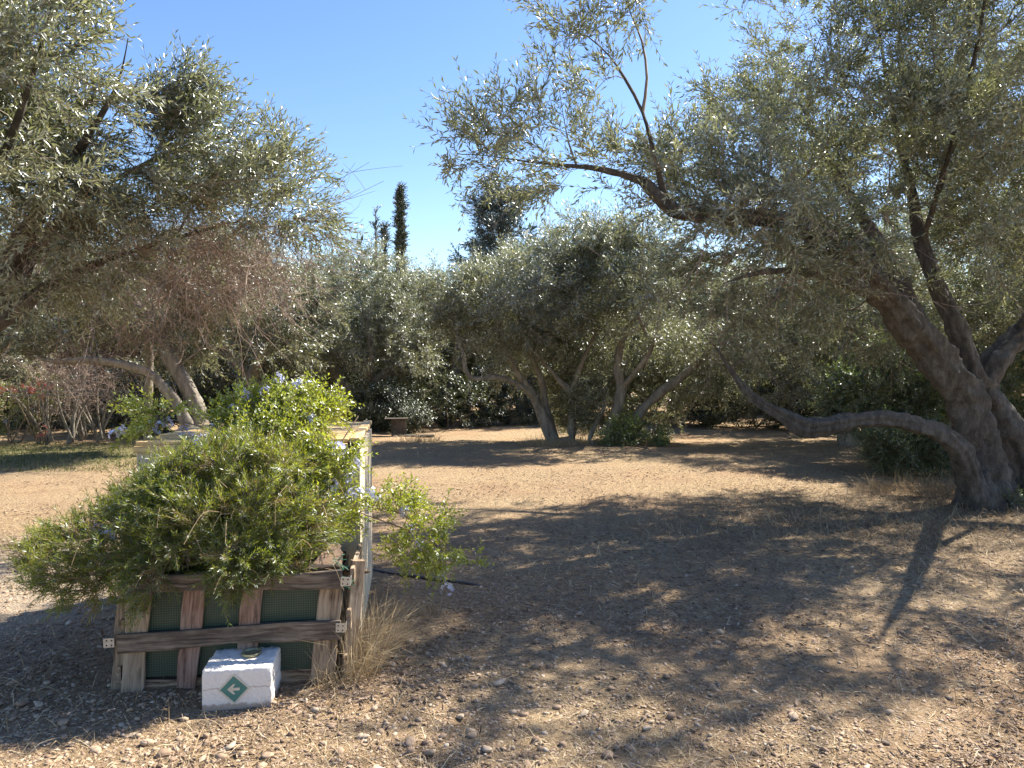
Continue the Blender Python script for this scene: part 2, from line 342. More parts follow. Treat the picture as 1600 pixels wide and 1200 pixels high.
def block_mat():
    m, N, L, out = mat('whitewashed_concrete'); tc = N('TexCoord'); sx = N('SeparateXYZ'); L(tc.outputs['Object'], sx.inputs[0])
    def noise(s, d=7, r=.68):
        n = N('TexNoise'); n.inputs['Scale'].default_value = s; n.inputs['Detail'].default_value = d; n.inputs['Roughness'].default_value = r; L(tc.outputs['Object'], n.inputs[0]); return n.outputs[0]
    n1 = noise(70); n2 = noise(11); n3 = noise(26)
    col = ramp(N, L, n1, [(.3, (.70, .64, .57)), (.7, (.83, .77, .70))])
    def mix(f, c):
        nonlocal col
        x = N('MixRGB'); L(f, x.inputs[0]); L(col, x.inputs[1]); x.inputs[2].default_value = rgb(c); col = x.outputs[0]
    mix(ramp(N, L, n2, [(.60, (0,) * 3), (.76, (.5,) * 3)]), (.50, .39, .30))
    a = N('Math', operation='MULTIPLY_ADD'); L(n3, a.inputs[0]); a.inputs[1].default_value = -.085; L(sx.outputs[2], a.inputs[2])     # mud splash
    mix(ramp(N, L, a.outputs[0], [(0.0, (.75,) * 3), (.012, (0,) * 3)]), (.33, .22, .14))
    b = N('Math', operation='MULTIPLY_ADD'); L(n3, b.inputs[0]); b.inputs[1].default_value = .03; L(sx.outputs[2], b.inputs[2])
    c = N('Math', operation='SUBTRACT'); L(b.outputs[0], c.inputs[0]); c.inputs[1].default_value = .136; d = N('Math', operation='ABSOLUTE'); L(c.outputs[0], d.inputs[0])
    mix(ramp(N, L, d.outputs[0], [(.0008, (.7,) * 3), (.0022, (0,) * 3)]), (.36, .22, .13))
    mix(ramp(N, L, noise(38, 3), [(.66, (0,) * 3), (.70, (.8,) * 3)]), (.30, .27, .24))
    p = N('BsdfPrincipled'); p.inputs['Roughness'].default_value = .92; L(col, p.inputs['Base Color'])
    bp = N('Bump'); bp.inputs['Strength'].default_value = .5; bp.inputs['Distance'].default_value = .01; L(n1, bp.inputs['Height']); L(bp.outputs[0], p.inputs['Normal']); L(p.outputs[0], out.inputs[0]); return m
M_block = block_mat()
def mesh_mat():
    m, N, L, out = mat('green_perforated_mesh'); tc = N('TexCoord')
    mp = N('Mapping'); mp.inputs['Scale'].default_value = (85, 0, 85); L(tc.outputs['Object'], mp.inputs[0])
    fr = N('VectorMath', operation='FRACTION'); L(mp.outputs[0], fr.inputs[0])
    sb = N('VectorMath', operation='SUBTRACT'); sb.inputs[1].default_value = (.5, 0, .5); L(fr.outputs[0], sb.inputs[0])
    ab = N('VectorMath', operation='ABSOLUTE'); L(sb.outputs[0], ab.inputs[0]); sx = N('SeparateXYZ'); L(ab.outputs[0], sx.inputs[0])
    mxx = N('Math', operation='MAXIMUM'); L(sx.outputs[0], mxx.inputs[0]); L(sx.outputs[2], mxx.inputs[1])
    c = ramp(N, L, mxx.outputs[0], [(.24, (.006, .007, .006)), (.32, (.03, .062, .038))])
    n1 = N('TexNoise'); n1.inputs['Scale'].default_value = 14; n1.inputs['Detail'].default_value = 5; L(tc.outputs['Object'], n1.inputs[0])
    mx = N('MixRGB', blend_type='MIX'); L(ramp(N, L, n1.outputs[0], [(.45, (0, 0, 0)), (.75, (.35,) * 3)]), mx.inputs[0]); L(c, mx.inputs[1]); mx.inputs[2].default_value = (.07, .075, .055, 1)
    p = N('BsdfPrincipled'); p.inputs['Roughness'].default_value = .55; L(mx.outputs[0], p.inputs['Base Color']); L(p.outputs[0], out.inputs[0]); return m
M_mesh = mesh_mat()
M_pebble = tint_mat('pebble', [(0, (.15, .10, .07)), (.25, (.27, .18, .115)), (.5, (.37, .255, .165)), (.78, (.46, .345, .235)), (.95, (.54, .44, .325)), (1, (.62, .54, .43))])
M_straw = tint_mat('dry_straw', [(0, (.20, .13, .075)), (.35, (.38, .27, .15)), (.7, (.56, .43, .25)), (1, (.68, .56, .36))], trans=.2)
M_litter = tint_mat('leaf_litter', [(0, (.09, .055, .035)), (.4, (.20, .13, .085)), (.75, (.34, .25, .17)), (1, (.50, .42, .31))])
M_grass = tint_mat('green_grass', [(0, (.09, .12, .03)), (.5, (.17, .18, .05)), (1, (.36, .30, .13))], trans=.25)
M_ground = ground_mat()

# ------------------------------------------------------------------ ground (one sheet)
def ground():
    xs = np.concatenate([-np.geomspace(400, 14, 22), np.arange(-13.5, 13.6, .25), np.geomspace(14, 400, 22)])
    ys = np.concatenate([-np.geomspace(200, 2, 12), np.arange(-1.5, 24, .25), np.geomspace(24.5, 600, 24)])
    X, Y = np.meshgrid(xs, ys); Z = gz(X, Y); r = np.hypot(X, Y - 8); Z = Z * np.clip(1.6 - r / 30, 0, 1)
    nx, ny = len(xs), len(ys); i = np.arange(ny - 1)[:, None] * nx; j = np.arange(nx - 1)[None]
    Fq = np.stack([i + j, i + j + 1, i + nx + j + 1, i + nx + j], -1).reshape(-1, 4)
    mb = MB(); mb.add(np.stack([X, Y, Z], -1).reshape(-1, 3), Fq)
    tag(mb.build('ground', M_ground, smooth=True), kind='structure')
ground()

# ------------------------------------------------------------------ foliage templates
def leaf_quads(base, d, wdir, length, width, fold=.25):
    """n leaves -> verts (n,4,3): base, right, tip, left"""
    nrm = np.cross(d, wdir); mid = base + d * (length * .48)[:, None]
    return np.stack([base, mid + wdir * (width / 2)[:, None] + nrm * (width * fold)[:, None], base + d * length[:, None], mid - wdir * (width / 2)[:, None] + nrm * (width * fold)[:, None]], 1)
class Sprig: pass
def sprig(seed, L=.36, pairs=13, leaf=(.052, .07), wr=.23, side=2, droop=.25, twig_r=.0022, ang=.85, twist=.0, petiole=.0, per=2, tiprand=.25, tri=False):
    r = RG(seed); mb = MB(); V = []; TW = MB()
    def axis(p0, d0, ln, n, rad):
        ts = np.linspace(0, 1, 5); bend = np.array([r.normal(0, .15), r.normal(0, .15), -droop]) * ln
        pts = p0 + d0 * (ln * ts)[:, None] + bend * (ts ** 2)[:, None]
        q_ = pts[::2] if n > 8 else pts[::4]; tube(TW, q_, np.linspace(rad, rad * .4, len(q_)), 3, 1)
        ph = r.uniform(0, 6.28)
        for i in range(n):
            t = (i + .6) / n; q = np.array([np.interp(t, ts, pts[:, k]) for k in range(3)])
            a = unit(pts[min(4, int(t * 4) + 1)] - pts[int(t * 4) if t < 1 else 3])
            u = unit(np.cross(a, [.3, .5, .8])); v = np.cross(a, u)
            for s in range(per):
                th = ph + i * 1.57 + s * 6.2832 / per + r.normal(0, tiprand); pr = u * math.cos(th) + v * math.sin(th)
                g = ang * (1 - .35 * t) + r.normal(0, .15)
                d = unit(a * math.cos(g) + pr * math.sin(g) + r.normal(0, .06, 3)); wd = unit(np.cross(a, pr) + r.normal(0, .25 + twist, 3)); wd = unit(wd - d * (wd @ d))
                ln_ = r.uniform(*leaf) * (1 - .25 * t)
                V.append((q + d * petiole, d, wd, ln_, ln_ * wr * r.uniform(.85, 1.15)))
        return pts
    main = axis(np.zeros(3), np.array([1., 0, 0]), L, pairs, twig_r)
    for k in range(side):
        i = 1 + (k % 3); p = main[i]; a = r.uniform(0, 6.28)
        d = unit(np.array([.75, .6 * math.cos(a), .6 * math.sin(a)]))
        axis(p, d, L * r.uniform(.4, .6), max(2, int(pairs * .5)), twig_r * .8)
    B, D, W, LL, WW = (np.array(q) for q in zip(*V))
    s = Sprig(); lq = leaf_quads(B, D, W, LL, WW * (1.5 if tri else 1)); s.k = 3 if tri else 4
    if tri: lq = np.stack([lq[:, 0] * .75 + lq[:, 1] * .25 - (lq[:, 1] - lq[:, 3]) * .2, lq[:, 1], lq[:, 2]], 1)
    s.LV = lq.reshape(-1, 3); s.nl = len(V)
    s.TV = np.concatenate(TW.V); s.TF = np.concatenate([f for f, _, _ in TW.F]); return s
def bare_sprig(seed, L=.5, n=5, r0=.003):
    r = RG(seed); TW = MB()
    def ax(p0, d0, ln, rad, lev):
        ts = np.linspace(0, 1, 4); bend = r.normal(0, .2, 3) * ln + np.array([0, 0, -.12 * ln])
        pts = p0 + d0 * (ln * ts)[:, None] + bend * (ts ** 2)[:, None]; tube(TW, pts, np.linspace(rad, rad * .5, 4), 3, 1)
        if lev:
            for k in range(n):
                t = r.uniform(.15, .95); q = np.array([np.interp(t, ts, pts[:, c]) for c in range(3)])
                ax(q, unit(d0 + r.normal(0, .6, 3)), ln * r.uniform(.3, .6), rad * .7, lev - 1)
    ax(np.zeros(3), np.array([1., 0, 0]), L, r0, 2 if n < 5 else 1)
    s = Sprig(); s.LV = None; s.nl = 0; s.TV = np.concatenate(TW.V); s.TF = np.concatenate([f for f, _, _ in TW.F]); return s
def frames(D, r, upbias=.0):
    D = unit(D); ref = unit(r.normal(size=D.shape) + np.array([0, 0, upbias])); Y = unit(np.cross(ref, D)); Z = np.cross(D, Y)
    return np.stack([D, Y, Z], -1)          # columns
def scatter(mb, temps, pos, dirs, scale, r, upbias=.3, tint=None, tjit=.22, leafm=0, twigm=1):
    n = len(pos)
    if n == 0: return
    R = frames(dirs, r, upbias) * np.asarray(scale)[:, None, None]; which = r.integers(0, len(temps), n)
    if tint is None: tint = r.uniform(.2, .7, n)
    for k, s in enumerate(temps):
        I = np.where(which == k)[0]
        if len(I) == 0: continue
        if s.LV is not None:
            V = np.einsum('nij,vj->nvi', R[I], s.LV) + pos[I][:, None]
            Fq = np.arange(len(I) * s.nl * s.k).reshape(-1, s.k)
            t = np.clip(np.repeat(tint[I], s.nl) + r.normal(0, tjit, len(I) * s.nl), 0, 1)
            mb.add(V, Fq, leafm, t)
        if len(s.TF):
            V = np.einsum('nij,vj->nvi', R[I], s.TV) + pos[I][:, None]
            Fq = (s.TF[None] + (np.arange(len(I)) * len(s.TV))[:, None, None]).reshape(-1, s.TF.shape[1])
            mb.add(V, Fq, twigm, None)

def sample_env(ells, n, r, shell=.5, clump=.0, freq=.5, seed=0):
    """points in a union of ellipsoids (cx,cy,cz,rx,ry,rz[,weight]); shell biases to the outside"""
    E = np.array([list(e[:6]) for e in ells]); wgt = np.array([(e[6] if len(e) > 6 else 1.0) for e in ells]); vol = E[:, 3] * E[:, 4] * E[:, 5]
    pr = wgt * vol ** .8; pr = pr / pr.sum(); out = []; tot = 0
    while tot < n:
        k = r.choice(len(E), size=n * 2, p=pr); d = unit(r.normal(size=(n * 2, 3))); rad = r.uniform(0, 1, (n * 2, 1)) ** (1 / 3.0); rad = rad ** (1 - shell * .75)
        p = E[k, :3] + d * rad * E[k, 3:6]
        if clump:
            keep = vnoise(p, freq, 77 + seed) > -1.6 + clump * 1.6 * r.uniform(.6, 1.4, len(p)); p = p[keep]
        out.append(p); tot += len(p)
    return np.concatenate(out)[:n]

class Grown: pass
def grow(limbs, targets, seed, bf=.35, seg=.24, wig=.05, tip=.0032, expo=2.3, spacing=.14):
    r = RG(seed); cap = 60000; Pn = np.zeros((cap, 3)); par = np.full(cap, -1); fix = np.zeros(cap); Ln = np.zeros(cap); n = 0
    for li, limb in enumerate(limbs):
        q = catmull(limb, spacing); s = 0
        if li > 0 and n:
            dd = np.linalg.norm(Pn[:n] - q[0, :3], axis=1); i0 = int(dd.argmin())
            if dd[i0] < .6: last = i0; s = 1
            else: last = -1
        else: last = -1
        m_ = len(q); tp = np.clip((m_ - 1 - np.arange(m_)) / max(4, m_ * .22), .0, 1) ** .7 if limb[-1][3] < .05 else np.ones(m_)
        for ci, c in enumerate(q[s:], s):
            Pn[n] = c[:3]; fix[n] = max(c[3] * tp[ci], .004); par[n] = last; Ln[n] = (Ln[last] + np.linalg.norm(c[:3] - Pn[last])) if last >= 0 else 0
            last = n; n += 1
    tips = []
    ok = np.ones(cap, bool)
    low = fix[:n] > .17; ok[:n][low] = False
    if not ok[:n].any(): ok[:n] = True
    if len(targets):
        o = np.argsort(np.min(np.linalg.norm(targets[:, None] - Pn[None, :n:3], axis=2), axis=1)); targets = targets[o]
    for t in targets:
        d = np.linalg.norm(Pn[:n] - t, axis=1); c = d + bf * Ln[:n] + np.where(ok[:n], 0, 5); i = int(c.argmin()); D = d[i]
        if D < .03: continue
        pd = unit(Pn[i] - Pn[par[i]]) if par[i] >= 0 else np.array([0, 0, 1.])
        k = max(2, int(math.ceil(D / seg))); ctrl = Pn[i] + pd * D * .3 + (t - Pn[i]) * .2 + r.normal(0, .08, 3) * D; last = i
        for j in range(1, k + 1):
            u = j / k; q = (1 - u) ** 2 * Pn[i] + 2 * u * (1 - u) * ctrl + u * u * t
            if j < k: q = q + r.normal(0, wig, 3) * min(.3, D) * .5
            if n >= cap - 2: break
            Pn[n] = q; par[n] = last; Ln[n] = Ln[last] + np.linalg.norm(q - Pn[last]); last = n; n += 1
        tips.append(last)
    Pn = Pn[:n]; par = par[:n]; fix = fix[:n]
    A = np.zeros(n); kids = [[] for _ in range(n)]
    for i in range(n - 1, -1, -1):
        a = A[i] if A[i] > 0 else tip ** expo
        A[i] = a
        if par[i] >= 0: A[par[i]] += a; kids[par[i]].append(i)
    R = A ** (1 / expo); R = np.where(fix > 0, fix, R)
    for i in range(n):
        if par[i] >= 0 and fix[i] == 0: R[i] = min(R[i], R[par[i]] * .97)
    g = Grown(); g.P = Pn; g.par = par; g.R = R; g.kids = kids; g.tips = np.array(tips, int); g.n = n; g.fix = fix; return g
def skin(g, thick=.02, gnarl=.12, thinmin=0.0, fine=False):
    big, small = MB(), MB(); starts = []
    for i in range(g.n):
        if g.par[i] < 0: starts.append((None, i))
    seen = 0
    while starts:
        p, i = starts.pop(); ch = [i] if p is None else [p, i]; c = i
        while g.kids[c]:
            ks = g.kids[c]; m = max(ks, key=lambda q: (g.fix[q] > 0, g.R[q]))
            for q in ks:
                if q != m: starts.append((c, q))
            ch.append(m); c = m
        if len(ch) < 2: continue
        pts = g.P[ch]; rad = g.R[ch].copy()
        if p is not None: rad[0] = min(rad[0], rad[1] * 1.25)
        rm = rad.max()
        if rm < thinmin: continue
        if rm > .1 and fine:
            q4 = catmull(np.concatenate([pts, rad[:, None]], 1), .05); pts, rad = q4[:, :3], q4[:, 3]
        sd = (40 if fine else 18) if rm > .14 else 11 if rm > .05 else 7 if rm > .02 else 4 if rm > .008 else 3
        seen += 1
        tube(big if rm > thick else small, pts, rad, sd, 0, .5, gnarl if rm > .035 else 0, seed=seen % 7, cap=rm > .03)
    return big, small
def leaf_spots(g, r, per_tip, along=.0, spread=.10, rthin=.007, outward=.35, up=.15, center=None, flow_f=.45):
    tips = g.tips; I = np.repeat(tips, per_tip)
    thin = np.where((g.R < rthin) & (g.fix == 0))[0]
    if along > 0: I = np.concatenate([I, r.choice(thin, int(len(thin) * along), replace=along > 1)])
    pa = np.where(g.par[I] >= 0, g.par[I], I); d = unit(g.P[I] - g.P[pa] + 1e-6)
    f = r.uniform(0, 1, (len(I), 1)); pos = g.P[I] * (1 - f * .6) + g.P[pa] * f * .6
    c = g.P[tips].mean(0) if center is None else center
    fl = np.stack([vnoise(pos, flow_f, 51), vnoise(pos, flow_f, 52), .6 * vnoise(pos, flow_f, 53)], -1)
    d = unit(d + outward * unit(pos - c) + .55 * fl + r.normal(0, .42, d.shape) + np.array([0, 0, up]))
    return pos + r.normal(0, spread * .3, pos.shape), d

OLIVE = [sprig(100 + k, L=.34 + .02 * (k % 4), pairs=9, leaf=(.062, .086), side=2) for k in range(10)]
OLIVE_FAR = [sprig(130 + k, L=.46, pairs=8, leaf=(.095, .125), wr=.23, side=2, tri=True) for k in range(8)]
BARE = [bare_sprig(160 + k, L=.55, n=5, r0=.0028) for k in range(6)]
OAK = [sprig(180 + k, L=.40, pairs=7, leaf=(.09, .13), wr=.45, side=2, ang=1.0, tri=True) for k in range(6)]
SMALLB = [sprig(200 + k, L=.22, pairs=8, leaf=(.032, .045), wr=.42, side=2, ang=.95) for k in range(6)]
FINE = [sprig(220 + k, L=.075, pairs=9, leaf=(.019, .029), wr=.14, side=1, droop=.05, twig_r=.0011, ang=.75, per=3, twist=.6, tri=True) for k in range(8)]
PLUMB = [sprig(240 + k, L=.17, pairs=8, leaf=(.024, .038), wr=.40, side=1, droop=.35, twig_r=.0014, ang=1.0, per=2, twist=.5) for k in range(8)]
NEEDLE = [sprig(260 + k, L=.8, pairs=7, leaf=(.2, .28), wr=.24, side=2, tri=True, droop=.1, twig_r=.01, ang=.7, per=3) for k in range(5)]
SCALE = [sprig(270 + k, L=.7, pairs=9, leaf=(.16, .26), wr=.35, side=2, tri=True, droop=-.5, twig_r=.01, ang=.45, per=3) for k in range(5)]

def tri_count():
    return sum(len(m.loops) - 2 * len(m.polygons) for m in bpy.data.meshes)
def PL(lst): return [[*P(a, b, d), r] for a, b, d, r in lst]
def EL(lst): return [(*P(e[0], e[1], e[2]), *e[3:]) for e in lst]

def finish_tree(name, base, g, label, cat, temps, leafm, twigm, barkm, r, per_tip, along, scale=(.85, 1.2), group=None, bare=0, gnarl=.14, up=.15, tint=(.2, .7), thick=.02, extra=None, gap=None):
    root = empty(name, base); root_inv = np.asarray(base, float)
    tag(root, label, cat, group)
    big, small = skin(g, thick, gnarl, fine=gnarl > .25)
    for mb in (big, small):
        mb.V = [v - root_inv for v in mb.V]
    if big.n: big.build('trunk', barkm, root, smooth=True)
    if small.n: small.build('branches', twigm, root, smooth=True)['kind'] = 'stuff'
    cr = MB(); pos, d = leaf_spots(g, r, per_tip, along, up=up)
    if gap is not None:
        kp = vnoise(pos, 1.15, 88) > gap; pos, d = pos[kp], d[kp]
    n = len(pos); sc = r.uniform(*scale, n); tn = np.clip(r.uniform(*tint, n) + .12 * vnoise(pos, .7, 41), 0, 1)
    scatter(cr, temps, pos - root_inv, d, sc, r, tint=tn)
    cr.build('crown', [leafm, twigm], root)
    if extra is not None: extra(root, root_inv)
    return root

# ------------------------------------------------------------------ the big olive on the right
def right_olive():
    r = RG(1); base = np.array([5.4, 8.5, 0.0])
    limbs = PL([(1538, 806, 8.5, .36), (1536, 770, 8.5, .27), (1532, 720, 8.5, .22), (1520, 660, 8.5, .20), (1498, 605, 8.45, .20), (1445, 535, 8.3, .175), (1390, 470, 8.1, .14), (1325, 402, 7.7, .112), (1235, 348, 7.3, .092), (1130, 340, 6.9, .072), (1050, 328, 6.6, .058), (1008, 287, 6.5, .042), (945, 266, 6.4, .031), (880, 258, 6.35, .024), (820, 252, 6.27, .018), (760, 243, 6.22, .012), (715, 240, 6.2, .007)]),
    extra = [
      [(1592, 806, 8.65, .34), (1596, 760, 8.6, .25), (1585, 700, 8.6, .21), (1556, 645, 8.6, .18), (1536, 602, 8.6, .155), (1562, 556, 8.6, .14), (1615, 512, 8.7, .13), (1700, 455, 8.9, .11), (1780, 380, 9.1, .08), (1840, 260, 9.3, .04)],
      [(1700, 455, 8.9, .07), (1712, 340, 8.5, .05), (1725, 160, 8.1, .03), (1740, 0, 7.8, .03)],
      [(1522, 600, 8.5, .13), (1502, 525, 8.5, .105), (1465, 445, 8.6, .085), (1440, 380, 8.7, .07), (1425, 300, 8.7, .05), (1400, 200, 8.7, .03), (1375, 60, 8.6, .016), (1362, -40, 8.5, .018)],
      [(1458, 550, 8.3, .10), (1422, 472, 8.4, .085), (1385, 400, 8.6, .07), (1340, 330, 8.8, .065), (1290, 240, 9.1, .045), (1240, 140, 9.4, .025)],
      [(1530, 800, 8.4, .17), (1512, 735, 8.2, .125), (1482, 684, 8.05, .105), (1402, 656, 7.9, .085), (1330, 657, 7.8, .08), (1272, 667, 7.7, .108), (1255, 665, 7.7, .10), (1215, 645, 7.75, .072), (1172, 616, 7.85, .055), (1143, 580, 7.9, .036), (1122, 548, 7.95, .022), (1100, 522, 8.0, .01)],
      [(1390, 470, 8.1, .075), (1312, 438, 7.6, .055), (1250, 425, 7.3, .042), (1190, 425, 7.1, .03), (1130, 443, 7.0, .015)],
      [(1390, 470, 8.1, .11), (1345, 385, 9.0, .09), (1265, 330, 9.8, .07), (1190, 270, 10.4, .045), (1120, 235, 10.9, .02)],
      [(1042, 318, 6.58, .032), (1022, 240, 6.5, .024), (1004, 176, 6.45, .02), (977, 124, 6.4, .016), (951, 86, 6.4, .012), (917, 56, 6.4, .009), (890, 44, 6.4, .006)],
      [(1004, 176, 6.45, .016), (1011, 122, 6.44, .013), (1003, 64, 6.42, .01), (985, 20, 6.42, .01), (976, -20, 6.42, .006)],
      [(896, 260, 6.36, .016), (888, 222, 6.3, .013), (880, 180, 6.25, .009), (874, 140, 6.2, .006)],
      [(1440, 380, 8.7, .035), (1480, 250, 7.7, .024), (1520, 100, 7.0, .016), (1550, -60, 6.4, .025)],
      [(1600, 520, 8.7, .1), (1650, 420, 7.9, .08), (1730, 250, 7.0, .05), (1800, 80, 6.3, .03)],
      [(1700, 455, 8.9, .08), (1600, 380, 9.8, .07), (1540, 300, 10.6, .05), (1500, 200, 11.2, .03)],
      [(1540, 800, 8.45, .12), (1508, 806, 8.25, .07), (1478, 816, 8.05, .03)],
      [(1560, 802, 8.35, .13), (1545, 818, 8.1, .08), (1535, 832, 7.9, .03)],
    ]
    limbs = list(limbs) + [PL(l) for l in extra]
    ells = EL([(1400, 130, 8.6, 1.9, 1.9, 1.45, 1.0), (1290, 270, 8.3, 1.4, 1.8, .9), (1560, 120, 7.4, 1.8, 1.6, 1.4, .75), (1720, 230, 8.9, 2.0, 2.0, 1.6, .55), (1480, 260, 10.2, 2.0, 1.6, 1.4),
               (850, 228, 6.3, .80, .6, .36, 1.2), (730, 245, 6.25, .26, .35, .22, 1.5), (880, 140, 6.35, .42, .4, .36, 1.3), (930, 40, 6.4, .5, .4, .3, 1.2), (1000, 240, 6.5, .5, .6, .32, 1.1), (1110, 240, 6.9, .65, .8, .5, 1.0), (1170, 330, 7.2, .75, .8, .42),
               (1200, 240, 10.2, 1.4, 1.1, .9), (1120, 510, 7.8, .5, .6, .42, 2.6), (1160, 560, 7.5, .28, .3, .25, 1.6), (1090, 440, 7.9, .5, .5, .4, 1.6), (1240, 420, 7.7, .8, .8, .45), (1400, 340, 8.2, 1.0, 1.4, .8, .8), (1195, 8, 7.6, .28, .4, .14, 1.2), (1620, -40, 6.6, 1.4, 1.4, .9, .35), (1830, 150, 6.5, 1.3, 1.4, 1.3, .3), (1560, 420, 9.5, 1.0, 1.0, .8, .9), (1300, 380, 7.0, .8, .5, .42, 1.0), (1180, 330, 6.5, .6, .4, .35, 1.0), (1420, 250, 7.2, 1.1, .6, .7, 1.3), (1480, 360, 7.6, .9, .5, .5, 1.1), (1380, 470, 9.3, 1.0, .6, .6, .9), (1240, 500, 9.2, .9, .7, .5, .9), (1060, 300, 6.3, .45, .3, .25, 1.0), (1075, 560, 7.8, .3, .4, .25, 1.1), (1590, 300, 7.6, .6, .6, .7, .7)])
    tg = sample_env(ells, 1750, r, .35, .65, .5, 1)
    g = grow(limbs, tg, 21, bf=.25, wig=.09)
    def bare(root, o):
        b = MB(); low = [t for t in g.tips if g.P[t][2] < 3.2]; I = r.choice(low, 150)
        scatter(b, BARE, g.P[I] - o, r.normal(size=(150, 3)) + np.array([0, 0, -.9]), r.uniform(.7, 1.3, 150), r, twigm=0)
        b.build('bare_twigs', M_dead, root)['kind'] = 'stuff'
    finish_tree('olive_tree', base, g, 'big olive tree with twisted double trunk and low branch sweeping over the ground', 'tree', OLIVE, M_olive, M_twig, M_bark, r, 3, .75, gnarl=.30, extra=bare, gap=-.95)
right_olive()

# ------------------------------------------------------------------ the near olive on the left
def left_olive():
    r = RG(2); base = np.array([-6.1, 6.7, 0.0])
    limbs = [[[-6.1, 6.7, -.05, .30], [-5.85, 6.7, .5, .23], [-5.45, 6.65, 1.2, .19], [-4.95, 6.55, 1.85, .16], [*P(8, 488, 6.5), .13]]] + [PL(l) for l in [
        [(8, 488, 6.5, .11), (18, 415, 6.5, .095), (52, 345, 6.4, .075), (115, 245, 6.2, .036), (180, 140, 6.0, .018), (200, 60, 5.9, .008)],
        [(14, 482, 6.5, .085), (50, 396, 6.7, .06), (130, 312, 6.9, .035), (250, 245, 7.0, .02), (350, 210, 7.0, .009)],
        [(10, 492, 6.5, .085), (40, 474, 6.6, .07), (74, 447, 6.7, .045), (170, 405, 6.9, .026), (300, 365, 7.1, .017), (440, 330, 7.3, .008)],
        [(5, 488, 6.5, .1), (-60, 380, 6.2, .08), (-120, 250, 6.0, .06), (-150, 100, 5.8, .03)],
        [(-60, 380, 6.2, .05), (0, 260, 5.7, .033), (50, 120, 5.4, .018), (80, 10, 5.2, .008)],
        [(8, 488, 6.5, .08), (-80, 440, 7.4, .07), (-100, 360, 8.2, .05), (-60, 260, 8.8, .03)]]]
    ells = EL([(60, 190, 5.9, 1.0, 1.0, .75, 1.1), (200, 235, 6.4, 1.0, 1.0, .55, 1.1), (350, 280, 6.9, .85, .9, .42, 1.2), (450, 335, 7.2, .42, .5, .2, 1.4), (10, 90, 5.5, .75, .8, .5, 1.1), (120, 65, 5.6, .22, .4, .32, 1.3), (-180, 180, 6.0, 1.4, 1.4, 1.3, .8), (-120, 330, 8.2, 1.4, 1.2, .8, .6), (60, 400, 6.4, .7, .7, .4, .7), (260, 370, 7.0, .9, .8, .25, .5), (285, 150, 6.5, .1, .3, .3, 2.0), (150, 480, 7.0, .4, .4, .2, .5)])
    tg = sample_env(ells, 900, r, .3, .5, .6, 2)
    g = grow(limbs, tg, 22, bf=.25, wig=.09)
    def bare(root, o):
        b = MB(); e = EL([(250, 345, 7.0, 1.2, .9, .3), (150, 370, 6.7, .8, .8, .35), (400, 385, 7.2, .65, .7, .3), (310, 420, 7.3, .7, .7, .25)])
        p = sample_env(e, 520, r, 0, 0); scatter(b, BARE, p - o, r.normal(size=(520, 3)) * .8 + np.array([.5, 0, -.6]), r.uniform(.7, 1.4, 520), r, twigm=0)
        b.build('bare_twigs', M_dead, root)['kind'] = 'stuff'
    finish_tree('olive_tree', base, g, 'near olive at the left edge with silvery leaves above dry brown twigs', 'tree', OLIVE, M_olive, M_twig, M_bark, r, 3, .6, gnarl=.2, extra=bare, up=.3, tint=(.3, .85), gap=-1.0)
left_olive()

